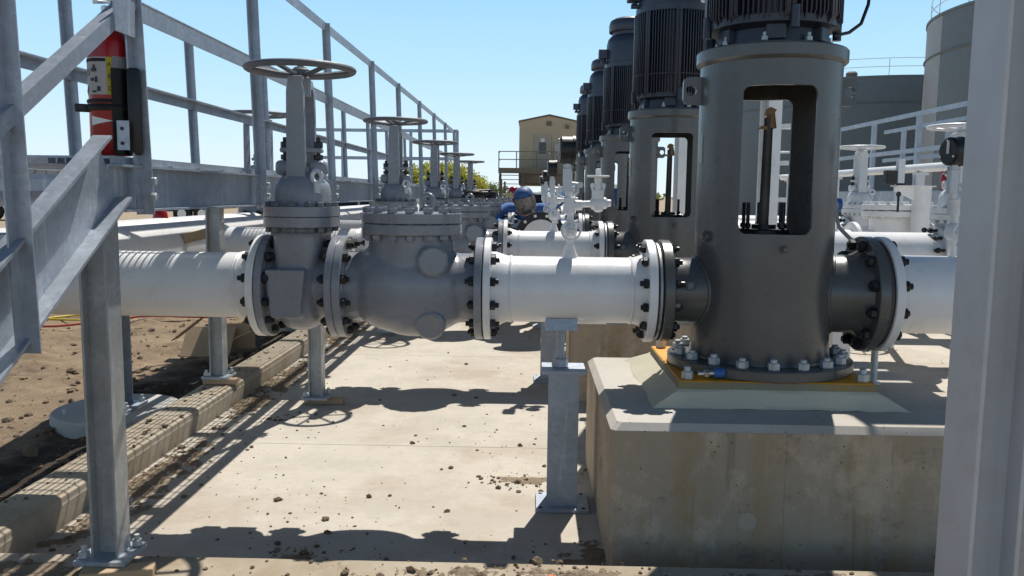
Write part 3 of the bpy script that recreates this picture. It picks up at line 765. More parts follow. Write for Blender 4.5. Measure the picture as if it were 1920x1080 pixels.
# ------------------------------------------------------------------ steel stands under the spools
def hsec(w, h, tw, tf):
    """H outline, flanges at +-h/2 of the second axis"""
    a, b, c = w/2, h/2, tw/2
    return [(-a, -b), (a, -b), (a, -b+tf), (c, -b+tf), (c, b-tf), (a, b-tf), (a, b), (-a, b), (-a, b-tf), (-c, b-tf), (-c, -b+tf), (-a, -b+tf)]
def make_stand():
    x = .185; t = thing('pipe_stand', (x, YA, 0), '', 'pipe stand')
    m = MB(); m.prism(hsec(.154, .155, .008, .010), (x, YA, .018), (1, 0, 0), (0, 1, 0), .70); m.build('post', GALV, t)
    m = MB(); m.bb(x-.135, x+.14, YA-.13, YA+.13, .001, .019, .002); b = m.build('base_plate', GALV, t)
    m = MB()
    for sx in (-1, 1):
        for sy in (-1, 1): m.cyl((x+sx*.11, YA+sy*.105, .015), (x+sx*.11, YA+sy*.105, .0205), .011, seg=12)
    m.build('anchor_holes', GASKET, b)
    m = MB(); m.bb(x-.115, x+.11, YA-.11, YA+.11, .719, .739, .002); m.build('top_plate', GALV, t)
    m = MB(); m.cyl((x-.02, YA, .735), (x-.02, YA, .955), .022, seg=16)
    for i in range(18): m.ring((x-.02, YA, .79+.009*i), (0, 0, 1), .0215, .0025, 16, 6)
    m.hexn((x-.02, YA, .762), (0, 0, 1), .076, .046, 0.2); m.build('jack_screw', GALV, t)
    m = MB()
    pts = [(-.085, -.17)]
    # curved saddle: box with trough
    out = []
    for i in range(9):
        a = R(-128+76*i/8); out.append((.174*math.cos(a), .174*math.sin(a)))
    out2 = [(.12, -.195), (-.12, -.195)]
    m.prism(out+out2, (x-.02-.08, YA, ZP), (0, 1, 0), (0, 0, 1), .16); m.build('saddle', GALV, t)
    return t
st0 = make_stand()
for k in range(4):
    g = st0 if k == 0 else copy_tree(st0); g.location.y = YA+SP*k
    tag(g, f'galvanised H section pipe stand with jack screw under the {LINES[k]} discharge spool', 'pipe stand', 'pipe stands')

# ------------------------------------------------------------------ lateral pipes to the header, the header
for k in range(5):
    y = YA+SP*k
    t = thing('lateral_pipe', (-2.1, y, ZP-.17), f'white pipe under the walkway joining the {LINES[k]} gate valve to the header', 'pipe', 'lateral pipes under the walkway')
    m = MB(); m.lathe([(.1685, 0), (.1685, 1.26), (.172, 1.30), (.19, 1.375), (.19, 1.39)], (-2.76, y, ZP), (1, 0, 0), 56); p = m.build('pipe', WHITE, t, 60)
    m = MB(); m.ring((-1.475, y, ZP), (1, 0, 0), .1695, .006, 56, 6, 1.5); m.ring((-1.49, y, ZP), (1, 0, 0), .1690, .003, 56, 6, 1.5); m.build('weld_bead', WHITE, p)
    m = MB(); flange(m, -1.389, .037, .262, y); m.build('flange', WHITE, t)
    m = MB(); m.cyl((-1.3515, y, ZP), (-1.3475, y, ZP), .246, seg=48); m.build('gasket', GASKET, t)
m = MB(); g = []
for x in (-1.452, -1.437): g.append([m.bm.verts.new((x, YA-.1702*math.cos(R(a)), ZP+.1702*math.sin(R(a)))) for a in range(-22, 32, 3)])
for i in range(len(g[0])-1): m.bm.faces.new((g[0][i], g[0][i+1], g[1][i+1], g[1][i]))
bmesh.ops.solidify(m.bm, geom=m.bm.faces[:], thickness=.0008)
lat0 = [o for o in COL.objects if o.name == 'lateral_pipe'][0]
m.build('crayon_mark', LABELY, lat0)
t = thing('header_pipe', (-2.9, 12, ZP), 'long white header pipe running beyond the left edge of the walkway', 'pipe')
m = MB(); m.lathe([(0, -.02), (.10, -.015), (.2, .03), (.265, .12), (.265, 19.5), (0, 19.5)], (-2.9, 2.9, ZP), (0, 1, 0), 64); p = m.build('pipe', WHITE, t, 60)
for y in (5.6, 8.9, 12.2, 15.5): m = MB(); m.ring((-2.9, y, ZP), (0, 1, 0), .2655, .006, 56, 6, 1.5); m.build('weld_bead', WHITE, p)
def header_support(y, label):
    t = thing('header_support', (-2.92, y, 0), label, 'pipe stand', 'header supports on round pads')
    m = MB(); m.prism(hsec(.154, .155, .008, .010), (-2.92, y, .10), (1, 0, 0), (0, 1, 0), .75); m.build('post', GALV, t)
    m = MB(); m.bb(-3.07, -2.77, y-.15, y+.15, .082, .102, .002); b = m.build('base_plate', GALV, t)
    for sx in (-1, 1):
        for sy in (-1, 1): m = MB(); m.cyl((-2.92+sx*.12, y+sy*.12, .09), (-2.92+sx*.12, y+sy*.12, .15), .011, seg=8); m.hexn((-2.92+sx*.12, y+sy*.12, .115), (0, 0, 1), .036, .026); m.build('anchor_bolt', ZINC, b)
    m = MB(); m.bb(-3.04, -2.80, y-.12, y+.12, .85, .87); m.cyl((-2.92, y, .86), (-2.92, y, .9), .03, seg=12); m.build('top_plate', GALV, t)
    t = thing('round_pier', (-2.92, y, 0), ('round concrete pad in the dirt beside the front kerb' if y < 7 else 'second round concrete pad further along under the header'), 'concrete pad', 'round concrete pads')
    m = MB(); m.cyl((-2.92, y, -.15), (-2.92, y, .081), .43, seg=48, ch=.012); m.build('pad', PADM, t, 30)
    m = MB()
    for sx, sy in ((-1, -1), (-.9, .8)): m.cyl((-2.92+sx*.27, y+sy*.2, .08), (-2.92+sx*.27, y+sy*.2, .115), .014, seg=8)
    m.build('anchor_stub', ZINC, t)
header_support(5.8, 'galvanised post with base plate on the round pad beside the front kerb under the header')
header_support(9.9, 'galvanised post on the second round pad further along under the header')
# header isolating valve: bigger copy of the gate valve
g = copy_tree(gate0); g.rotation_euler.z = PI/2; g.scale = (1.18,)*3; g.location = (-2.9, 9.0, ZP-(ZP-.9)*1.18)
tag(g, 'big grey gate valve on the white header, seen behind the walkway rails', 'valve')

# ------------------------------------------------------------------ suction pipes to the right
for k in range(4):
    y = YA+SP*k
    t = thing('suction_pipe', (2.4, y, ZP-.2), f'white pipe with bolted flange on the right of the {LINES[k]} vertical pump', 'pipe', 'white suction pipes')
    L = 4.2
    m = MB(); m.lathe([(.218, 0), (.218, .012), (.203, .08), (.198, .10), (.198, L)], (1.792, y, ZP), (1, 0, 0), 56); m.build('pipe', WHITE, t, 60)
    m = MB(); flange(m, 1.753, .042, .292, y); m.build('flange', WHITE, t)
    m = MB(); m.cyl((1.7502, y, ZP), (1.7525, y, ZP), .275, seg=48); m.build('gasket', GASKET, t)
gr0 = make_gauge(2.135, 1.34, R(14), 'suction_gauge')
tag(gr0, 'black suction gauge, its screwed back with white sticker turned to the camera, by the column', 'gauge')
# bracket post under right flange
t = thing('pipe_prop', (1.86, YA+.05, .65), 'thin steel prop under the big right flange of the front pump', 'prop')
m = MB(); m.cyl((1.83, YA+.12, .65), (1.83, YA+.12, .90), .018, seg=12); m.build('rod', ZINC, t)
m = MB(); m.cyl((1.83, YA+.12, .651), (1.83, YA+.12, .66), .04, seg=16); m.build('foot', ZINC, t)
# blue transmitter with conduit
t = thing('vibration_switch', (1.64, 4.75, ZP), 'blue instrument with grey conduit behind the right side of the front pump', 'instrument')
m = MB(); m.cyl((1.64, 4.75, ZP), (1.64, 4.75, 1.50), .02, seg=12); m.hexn((1.64, 4.75, 1.47), (0, 0, 1), .06, .05); m.sell((1.64, 4.75, 1.40), (.04, .04, .045), .7); m.cyl((1.64, 4.75, 1.40), (1.64, 4.66, 1.40), .012, seg=8)
m.build('stem', WHITE, t)
m = MB(); m.bb(1.58, 1.70, 4.70, 4.80, 1.545, 1.63, .012, 2); m.cyl((1.55, 4.75, 1.59), (1.73, 4.75, 1.59), .036, seg=20, ch=.005); m.cyl((1.64, 4.75, 1.49), (1.64, 4.75, 1.55), .026, seg=12); m.build('case', BLUE, t)
m = MB(); m.cyl((1.66, 4.69, 1.585), (1.66, 4.66, 1.585), .028, seg=12); m.tube([(1.66, 4.675, 1.60), (1.665, 4.64, 1.55), (1.67, 4.6, 1.47), (1.70, 4.5, 1.41), (1.76, 4.42, 1.375), (1.84, 4.35, 1.355)], .011, 8); m.build('conduit', CONDUIT, t)
# pipe spool behind pumps on the support: line 1 continues on a stool
t = thing('suction_support', (2.7, 7.3, 0), 'white box post under the second suction pipe', 'pipe stand')
m = MB(); m.bb(2.62, 2.78, 7.22, 7.38, .02, .945, .004); m.build('post', WHITE2, t)
m = MB(); m.bb(2.55, 2.85, 7.15, 7.45, .001, .021); m.build('base_plate', WHITE2, t)

# ------------------------------------------------------------------ walkway
FZ = 1.75; WX0, WX1, WY0, WY1 = -2.44, -1.56, 3.12, 17.3
LEAN = .03
def lx(side, z): return side - LEAN*(z-1.5)
t = walk = thing('steel_walkway', (-2, 10, 0), 'long galvanised steel walkway with handrails crossing over the white pipes', 'walkway')
def chan(h, w, tf=.009, tw=.007, s=1):
    """channel outline with web at 0, flanges to +s"""
    p = [(0, -h/2), (s*w, -h/2), (s*w, -h/2+tf), (s*tw, -h/2+tf), (s*tw, h/2-tf), (s*w, h/2-tf), (s*w, h/2), (0, h/2)]
    return p if s > 0 else list(reversed(p))
for x, s in ((-1.575, 1), (-2.425, -1)):
    m = MB(); m.prism([(q[0], q[1]) for q in chan(.178, .06, s=s)], (x, WY1, FZ-.03-.089), (1, 0, 0), (0, 0, 1), WY1-WY0); m.build('side_beam', GALV, t)
m = MB()
for y in [WY0+.01]+[3.7+1.35*i for i in range(10)]+[WY1-.02]:
    m.prism(chan(.1, .05), (-2.42, y, FZ-.03-.09), (0, 1, 0), (0, 0, 1), .84)
m.build('cross_beam', GALV, t)
m = MB()
n = 26
for i in range(n+1):
    x = WX0+(WX1-WX0)*i/n; m.bb(x-.0025, x+.0025, WY0, WY1, FZ-.0285, FZ)
for i in range(int((WY1-WY0)/.1)+1):
    y = WY0+.1*i; m.bb(WX0-.004, WX1+.004, y-.003, y+.003, FZ-.009, FZ-.0005)
m.bb(WX0-.006, WX0-.0025, WY0-.001, WY1+.001, FZ-.0285, FZ+.001); m.bb(WX1+.0025, WX1+.006, WY0-.001, WY1+.001, FZ-.0285, FZ+.001); m.build('grating', GALV, t)
m = MB()
y = WY0+.2
while y < WY1:
    m.bb(-1.56, -1.535, y-.015, y+.015, FZ-.03, FZ-.022); y += .3
m.build('grating_clips', GALV, t)
def angle_sec(a, tk, sx=1, sy=1):
    p = [(0, 0), (a, 0), (a, tk), (tk, tk), (tk, a), (0, a)]
    p = [(q[0]*sx, q[1]*sy) for q in p]
    return p if sx*sy > 0 else list(reversed(p))
RP = [3.28, 4.72, 6.42, 8.22, 9.85, 11.7, 13.45, 15.2, 16.95]
LP = [2.95, 4.62, 6.28, 8.02, 9.7, 11.4, 13.1, 14.8, 16.9]
for side, ys, s in ((-1.508, RP, 1), (-2.492, LP, -1)):
    for y in ys:
        zt = 2.88 if side > -2 else 2.80; zb = 1.53
        a, b = V((lx(side, zb), y, zb)), V((lx(side, zt), y, zt))
        m = MB()
        m.prism(angle_sec(.066, .007, -s, -1), a, (1, 0, 0), (0, 1, 0), (b-a).length) if False else None
        pr = angle_sec(.05, .006, 1, -1)
        va = [m.bm.verts.new(a+V((p[0]-.02, p[1]+.017, 0))) for p in pr]; vb = [m.bm.verts.new(b+V((p[0]-.02, p[1]+.017, 0))) for p in pr]
        m.bm.faces.new(va); m.bm.faces.new(list(reversed(vb)))
        for i in range(6): m.bm.faces.new((va[i], va[(i+1) % 6], vb[(i+1) % 6], vb[i]))
        po = m.build('rail_post', GALV, t)
        for zz in (1.6, 1.66): m = MB(); m.hexn((side+s*.036, y, zz), (1, 0, 0), .028, .02); m.build('bolt', ZINC, po)
    zt = 2.885 if side > -2 else 2.80; zm = 2.345 if side > -2 else 2.28
    for z in (zt, zm):
        x = lx(side, z); m = MB()
        ya = ys[0]
        m.prism(angle_sec(.066, .007, -s, -1), (x, 17.3, z), (1, 0, 0), (0, 0, 1), 17.3-ya+.03); m.build('handrail' if z == zt else 'mid_rail', GALV, t)
# support legs
def leg(x, y, z0, blocks=True):
    m = MB(); m.prism(hsec(.103, .105, .008, .009), (x, y, z0+.018), (0, 1, 0), (-1, 0, 0), FZ-.21-z0-.018); l = m.build('support_leg', GALVD, t)
    m = MB(); m.bb(x-.1, x+.1, y-.1, y+.1, z0, z0+.018, .002); m.build('base_plate', GALV, l)
    for sx, sy in ((-1, -1), (1, 1)): m = MB(); m.cyl((x+sx*.075, y+sy*.06, z0-.02), (x+sx*.075, y+sy*.06, z0+.065), .011, seg=8); m.hexn((x+sx*.075, y+sy*.06, z0+.032), (0, 0, 1), .036, .026); m.build('anchor_bolt', ZINC, l)
    m = MB(); m.bb(x-.06, x+.06, y-.06, y+.06, FZ-.21, FZ-.1995); m.build('cap_plate', GALV, l)
def block(x, y, z, label, d=(.09, .26, .042), rz=0):
    m = MB(); m.box((x, y, z+d[2]/2), d, rz, .003); o = m.build('wood_block', WOOD); tag(o, label, 'wood block', 'wood blocks under walkway legs')
LEGS = [(-1.63, 3.14, .192), (-1.63, 6.34, .044), (-2.39, 6.34, .194), (-1.63, 9.55, .044), (-2.39, 9.55, .194), (-2.39, 3.14, .192), (-1.63, 12.8, .044), (-2.39, 12.8, .194), (-1.63, 16.2, .044), (-2.39, 16.2, .194)]
for x, y, z0 in LEGS: leg(x, y, z0)
# wide end platform
PZ = [2.92, 2.36]
for z in PZ:
    m = MB(); m.prism(angle_sec(.066, .007, 1, -1), (-4.6, 17.36, z), (0, 1, 0), (0, 0, 1), 3.1); m.build('end_rail', GALV, t)
for x in (-4.6, -3.9, -3.3, -2.5, -1.55):
    m = MB(); m.bb(x, x+.066, 17.38, 17.387, 1.55, 2.9); m.bb(x, x+.007, 17.387, 17.44, 1.55, 2.9); m.build('rail_post', GALV, t)
m = MB(); m.bb(-4.6, -2.5, 16.4, 17.36, 1.70, 1.745); m.bb(-4.6, -1.5, 17.365, 17.378, 1.56, 1.75); m.build('end_platform', GALV, t)
for i, (x, y, lab) in enumerate(((-1.555, 3.04, 'pale wood block under the base plate of the walkway leg on the front kerb'),
                   (-1.555, 6.34, 'pale wood block under the walkway leg standing on the slab'), (-2.36, 6.30, 'pale wood block under the walkway leg on the left kerb'))):
    block(x, y, (.15, .002, .152)[i], lab, (.26, .075, .041), (R(14), 0, 0)[i])

# ------------------------------------------------------------------ staircase down towards the camera
t = thing('steel_staircase', (-2, 2, 0), 'galvanised steel stairs with sloped channel stringer and rails at the near end of the walkway', 'staircase')
sl = .62; dirv = V((0, -1, -sl)).normalized()
def zc(y): return 1.68-.62*(3.06-y)
for x, s in ((-1.575, 1), (-2.425, -1)):
    m = MB(); p0 = V((x, 3.10, zc(3.10))); p1 = V((x, .9, zc(.9)))
    u = V((0, -dirv.z, dirv.y))  # perpendicular in the plane
    if u.z < 0: u = -u
    ux = V((1, 0, 0)); nrm = ux.cross(u)
    L = (p1-p0).length
    m.prism(chan(.27, .068, .011, .008, s), p0 if nrm.dot(dirv) > 0 else p0, ux, u, L if nrm.dot(dirv) > 0 else -L); m.build('stringer', GALV, t)
for i in range(8):
    y = 2.92-.28*i; z = zc(y)+.06
    m = MB()
    for q in range(7): m.bb(-2.41, -1.58, y-.12+.035*q, y-.115+.035*q, z-.03, z)
    m.bb(-2.41, -1.58, y-.127, y-.121, z-.035, z+.004); m.bb(-2.41, -1.58, y+.118, y+.124, z-.035, z)
    for q in range(9): m.bb(-2.40+.1*q, -2.394+.1*q, y-.12, y+.118, z-.008, z-.001)
    m.bb(-2.418, -2.411, y-.13, y+.13, z-.08, z+.01); m.bb(-1.579, -1.572, y-.13, y+.13, z-.08, z+.01)
    m.build('tread', GALV, t)
for side, s in ((-1.508, 1), (-2.492, -1)):
    for y in (2.47, 1.3):
        m = MB(); zb = zc(y)-.185; zt = zb+1.62; a = side
        pr = angle_sec(.05, .006, 1, -1); va = [m.bm.verts.new(V((a+p[0]-.02, y+p[1]+.017, zb))) for p in pr]; vb = [m.bm.verts.new(V((a-LEAN*1.3+p[0]-.02, y+p[1]+.017, zt))) for p in pr]
        m.bm.faces.new(va); m.bm.faces.new(list(reversed(vb)))
        for i in range(6): m.bm.faces.new((va[i], va[(i+1) % 6], vb[(i+1) % 6], vb[i]))
        m.build('rail_post', GALV, t)
    for zo, nm in ((2.362, 'mid_rail'), (2.93, 'handrail')):
        m = MB(); x = side-.012; ux = V((1, 0, 0)); L = 2.4
        p0 = V((x, 3.27, zo)); nrm = ux.cross(u)
        m.prism(angle_sec(.052, .007, -s if s > 0 else 1, -1), p0, ux, u, L if nrm.dot(dirv) > 0 else -L); m.build(nm, GALV, t)
m = MB(); m.bb(-1.52, -1.513, 3.10, 3.26, 2.20, 2.33); m.build('gusset', GALV, t)

# ------------------------------------------------------------------ fire extinguisher on the first walkway post
t = ext = thing('fire_extinguisher', (-1.64, 3.30, FZ), 'red fire extinguisher with white instruction label strapped to the walkway post', 'fire extinguisher')
ex, ey = -1.64, 3.30; er = .077
m = MB(); m.lathe([(0, 1.757), (er-.008, 1.757), (er, 1.77), (er, 2.185), (er-.006, 2.215), (er-.025, 2.243), (.03, 2.257), (.026, 2.285), (0, 2.285)], (ex, ey, 0), (0, 0, 1), 40); m.build('cylinder', RED, t)
m = MB(); m.cyl((ex, ey, 2.283), (ex, ey, 2.325), .022, seg=16); m.box((ex, ey-.03, 2.335), (.022, .12, .012), Matrix.Rotation(R(12), 3, 'X'), .002); m.box((ex, ey-.035, 2.36), (.022, .13, .012), Matrix.Rotation(R(-14), 3, 'X'), .002)
m.ring((ex+.035, ey, 2.30), (1, .3, 0), .018, .003, 16, 6); m.build('valve_head', BRIGHT, t)
def wrap(name, a0, a1, z0, z1, rr, mat, par, n=16):
    m = MB(); g = []
    for z in (z0, z1): g.append([m.bm.verts.new((ex+rr*math.cos(R(a0+(a1-a0)*i/n)), ey+rr*math.sin(R(a0+(a1-a0)*i/n)), z)) for i in range(n+1)])
    for i in range(n): m.bm.faces.new((g[0][i], g[0][i+1], g[1][i+1], g[1][i]))
    bmesh.ops.solidify(m.bm, geom=m.bm.faces[:], thickness=.0006)
    return m.build(name, mat, par)
lab = wrap('instruction_label', 180, 289, 1.985, 2.125, er+.0012, LABELW, t)
wrap('class_strip', 289.5, 303, 1.985, 2.125, er+.0012, LABELY, t)
wrap('grey_label', 303.5, 380, 2.055, 2.13, er+.0012, plain('silver_label', (.45, .46, .48), .4), t)
wrap('label_heading', 200, 287, 2.108, 2.120, er+.0022, INK, lab)
def wrap_text(txt, ang, z, size, mat, par, name):
    cu = bpy.data.curves.new('t', 'FONT'); cu.body = txt; cu.size = size; cu.align_x = 'CENTER'; cu.extrude = .0004; cu.resolution_u = 2
    o = bpy.data.objects.new('t', cu); COL.objects.link(o); bpy.context.view_layer.update()
    me = evald(o); me.materials.clear()
    for v in me.vertices:
        x, y, zz = v.co
        a = R(ang)+x/(er+.002); rr = er+.0022+zz
        v.co = (ex+rr*math.cos(a), ey+rr*math.sin(a), z+y)
    return link(name, me, mat, par, 30)
for ch, z in (('A', 2.09), ('B', 2.045), ('C', 2.0)): wrap_text(ch, 296.3, z, .024, INK, t, 'class_letter')
m = MB()
def pict(a, z, w, h):
    g = []
    for zz in (z, z+h): g.append([m.bm.verts.new((ex+(er+.0024)*math.cos(R(a+q*w/4)), ey+(er+.0024)*math.sin(R(a+q*w/4)), zz)) for q in range(5)])
    for q in range(4): m.bm.faces.new((g[0][q], g[0][q+1], g[1][q+1], g[1][q]))
for a, z, w, h in ((212, 2.05, 6, .03), (218, 2.075, 5, .008), (244, 2.07, 18, .014), (250, 2.084, 8, .012), (240, 2.035, 14, .012), (256, 2.03, 8, .022), (205, 1.992, 12, .016), (224, 1.997, 5, .02), (246, 1.992, 14, .008), (262, 1.997, 10, .018), (232, 2.055, 4, .026)): pict(a, z, w, h)
m.build('pictograms', INK, lab)
m = MB(); g0 = []
tri = [(238, 1.905), (300, 1.888), (238, 1.868)]
vs = []
for i in range(9):
    a = 238+62*i/8; h = .0185*(1-i/8)
    vs.append((m.bm.verts.new((ex+(er+.0015)*math.cos(R(a)), ey+(er+.0015)*math.sin(R(a)), 1.887+h)), m.bm.verts.new((ex+(er+.0015)*math.cos(R(a)), ey+(er+.0015)*math.sin(R(a)), 1.887-h-.0002))))
for i in range(8): m.bm.faces.new((vs[i][0], vs[i+1][0], vs[i+1][1], vs[i][1]))
m.build('triangle_sticker', LABELW, t)
br = wrap('bracket', 299, 430, 1.76, 2.085, er+.009, RUBBER, t, 20)
m = MB(); m.box((ex+.098, ey-.005, 1.925), (.05, .10, .33), R(20), .012, 2); m.build('bracket_back', RUBBER, br)
m = MB(); m.ring((ex, ey, 1.938), (0, 0, 1), er+.004, .011, 40, 6, 1.3); m.ring((ex, ey, 1.962), (0, 0, 1), er+.002, .006, 40, 6, 1.3); m.box((ex-.085, ey-.05, 1.936), (.055, .03, .03), .5, .004); m.build('strap', RUBBER, br)
m = MB(); m.bb(ex-.082, ex-.06, ey+.0, ey+.02, 1.86, 1.96); m.build('discharge_hose', RUBBER, t)
m = MB(); m.bb(-1.565, -1.52, 3.188, 3.193, 1.775, 1.885); pp = m.build('mounting_plate', GALV, t)
m = MB()
for z in (1.80, 1.855): m.cyl((-1.545, 3.185, z), (-1.545, 3.190, z), .007, seg=10)
m.build('bolt_hole', RUBBER, pp)

# ------------------------------------------------------------------ foreground column on the right
t = thing('steel_column', (1.03, 1.94, 0), 'tall pale grey painted steel column at the right edge close to the camera', 'column')
cx0, cx1, cy0, cy1 = 1.012, 1.128, 1.865, 2.015
m = MB(); m.bb(cx0, cx0+.011, cy0, cy1, -.1, 4.6, .002); m.bb(cx1-.011, cx1, cy0, cy1, -.1, 4.6, .002); m.bb(cx0+.011, cx1-.011, 1.936, 1.944, -.1, 4.6)
for sx, x in ((1, cx0+.011), (-1, cx1-.011)):
    m.prism([(0, 0), (sx*.014, 0), (sx*.006, -.006), (0, -.014)] if sx < 0 else [(0, 0), (0, -.014), (.006, -.006), (.014, 0)], (x, 1.936, -.1), (1, 0, 0), (0, 1, 0), 4.7)
m.build('shaft', STEELGREY, t, 40)
m = MB(); m.bb(cx1+.002, cx1+.043, 1.90, 1.94, -.1, 4.6); m.build('conduit_channel', GALVD, t)
m = MB(); m.bb(.89, 1.20, 1.8, 2.08, -.1, .02); m.build('base_plate', STEELGREY, t)

# ------------------------------------------------------------------ right-hand side: second walkway, strainer, valves, columns
t = thing('far_walkway', (6, 12, 0), 'second galvanised walkway with handrails behind the pumps, in front of the tanks', 'walkway')
for x, ys, s in ((5.55, [6.0, 7.6, 9.2, 10.8, 12.4, 14.0, 15.6], 1), (6.55, [6.6, 8.4, 10.2, 12.3, 13.6, 15.2], -1)):
    for y in ys:
        m = MB(); m.bb(x, x+.066, y, y+.007, 1.5, 2.87); m.bb(x, x+.007, y+.007, y+.066, 1.5, 2.87); m.build('rail_post', GALV, t)
    for z in (2.88, 2.36):
        m = MB(); m.prism(angle_sec(.066, .007, 1, -1), (x-.002, 16, z), (1, 0, 0), (0, 0, 1), 10.5 if s > 0 else 5.2); m.build('handrail' if z > 2.5 else 'mid_rail', GALV, t)
    m = MB(); m.prism(chan(.19, .06, s=s), (x+s*.05, 16, 1.64), (1, 0, 0), (0, 0, 1), 10.5); m.build('side_beam', GALV, t)
m = MB()
for i in range(27): m.bb(5.63+.034*i, 5.635+.034*i, 5.6, 16, 1.72, 1.75)
for i in range(104): m.bb(5.6, 6.53, 5.6+.1*i, 5.606+.1*i, 1.74, 1.7495)
m.build('grating', GALV, t)
for y in (7.2, 10.6, 14.0):
    for x in (5.65, 6.45):
        m = MB(); m.prism(hsec(.103, .105, .008, .009), (x, y, 0), (1, 0, 0), (0, 1, 0), 1.54); m.build('support_leg', GALV, t)
t = thing('fire_extinguisher', (5.78, 12.0, 1.75), 'small red extinguisher standing on the second walkway in front of the tanks', 'fire extinguisher')
m = MB(); m.lathe([(0, 1.752), (.06, 1.752), (.062, 1.76), (.062, 1.93), (.045, 1.975), (.02, 1.985), (.02, 2.0), (0, 2.0)], (5.80, 12.0, 0), (0, 0, 1), 24); m.build('cylinder', RED, t)
m = MB(); m.box((5.77, 11.98, 2.02), (.11, .03, .03), Matrix.Rotation(R(-20), 3, 'Y'), .004); m.build('valve_head', RED, t)
haze_swap = {GREY: GREYL, WHEEL: GREYL}  # haze over these valves is put into a paler paint colour
for (x, y, sc_, lab) in ((3.64, 7.3, 1, 'grey gate valve painted hazy pale on the second suction pipe, left of the column'), (3.98, 10.35, .97, 'grey gate valve painted hazy pale on the third suction pipe, before the second walkway')):
    g = copy_tree(gate0, None, haze_swap); g.location = (x, y, gate0.location.z); g.scale = (sc_, sc_, 1); tag(g, lab, 'valve', 'suction gate valves')
t = thing('basket_strainer', (3.72, 8.6, .8), 'squat white basket strainer with bolted cover behind the second suction pipe', 'strainer')
m = MB(); m.cyl((3.70, 8.6, .75), (3.70, 8.6, 1.46), .255, seg=48); m.cyl((3.1, 8.6, 1.12), (4.3, 8.6, 1.12), .19, seg=40); m.build('body', WHITE, t)
for z0, z1 in ((1.45, 1.505), (1.515, 1.57)):
    m = MB(); m.cyl((3.70, 8.6, z0), (3.70, 8.6, z1), .335, seg=56, ch=.004); m.build('cover_flange', WHITE, t)
bolt_set(t, GREYL, 'bolt', (3.70, 8.6, 0), (0, 0, 1), .30, 16, 1.45, 1.57, .045, .1, .014, .004)
for x in (3.24, 3.99):
    m = MB()
    flange(m, x, .045, .27, 8.6, 1.12); m.build('flange', WHITE, t)
bolt_set(t, BLACK, 'bolt', (0, 8.6, 1.12), (1, 0, 0), .23, 12, 3.99, 4.035, .05)
m = MB(); m.cyl((3.76, 8.22, 1.28), (3.76, 8.22, 1.745), .085, seg=24); m.prism([(.06, 0), (.06, .19), (-.27, .19), (-.27, .15)], (3.76, 8.23, 1.555), (1, 0, 0), (0, 0, 1), .03); m.bb(3.49, 3.85, 8.13, 8.31, 1.742, 1.754); m.build('davit_post', WHITE, t)
m = MB(); m.cyl((3.55, 8.2, 1.75), (3.55, 8.2, 1.775), .05, seg=16); m.cyl((3.53, 8.2, 1.50), (3.53, 8.2, 1.69), .012, seg=8); m.ring((3.53, 8.2, 1.67), (0, 1, 0), .02, .006, 16, 6); m.build('davit_screw', BLACK, t)
t = thing('instrument_post', (3.95, 9.2, 0), 'short black and grey instrument on a thin post behind the strainer', 'instrument')
m = MB(); m.bb(3.93, 4.0, 9.17, 9.24, 0, 2.05); m.build('post', GREYL, t); m = MB(); m.bb(3.80, 3.92, 9.15, 9.25, 1.78, 1.93, .01); m.build('case', RUBBER, t)
t = thing('conduit_pipe', (5, 11, 2), 'white horizontal conduit pipe on short posts before the second walkway', 'pipe')
m = MB(); m.cyl((5.0, 6.5, 2.02), (5.0, 17, 2.02), .055, seg=20); m.build('pipe', WHITE, t)
for y in (8.0, 11.0, 14.0, 16.5):
    m = MB(); m.bb(4.96, 5.04, y-.04, y+.04, 0, 1.93); m.bb(4.92, 5.08, y-.06, y+.06, 1.93, 1.964); m.build('post', GREYL, t)
for i, (x, y, lab) in enumerate(((2.50, 9.0, 'white steel column seen through the window of the front pump'), (2.62, 15.0, 'white steel column seen through the window of the second pump'))):
    t = thing('pipe_rack_column', (x, y, 0), lab, 'column', 'white columns behind the pumps')
    m = MB(); m.prism(hsec(.16, .16, .01, .012), (x, y, 0), (0.94, .34, 0), (-.34, .94, 0), 3.6 if i else 2.75); m.build('shaft', WHITE2, t); m = MB(); m.bb(x-.18, x+.18, y-.18, y+.18, .001, .025); m.build('base_plate', WHITE2, t)
    m = MB(); m.bb(x-.16, x+.16, y-.16, y+.16, 2.751 if not i else 3.6, 2.77 if not i else 3.62); m.build('cap_plate', WHITE2, t)
t = thing('caged_ladder', (3.0, 9.8, 0), 'white caged ladder seen through the window of the front pump', 'ladder')
for x in (2.78, 3.22):
    m = MB(); m.bb(x-.02, x+.02, 9.77, 9.83, 0, 2.5); m.build('stile', WHITE2, t)
for i in range(9):
    m = MB(); m.cyl((2.8, 9.8, .25+.27*i), (3.2, 9.8, .25+.27*i), .012, seg=8); m.build('rung', WHITE2, t)
for z in (1.6, 2.0, 2.4):
    m = MB()
    pts = [V((3.0-.36*math.cos(R(-20+220*i/16)), 9.8-.55*math.sin(R(-20+220*i/16)), z)) for i in range(17)]
    for a, b in zip(pts, pts[1:]): m.bar(a, b, .008, .05)
    m.build('cage_hoop', WHITE2, t)

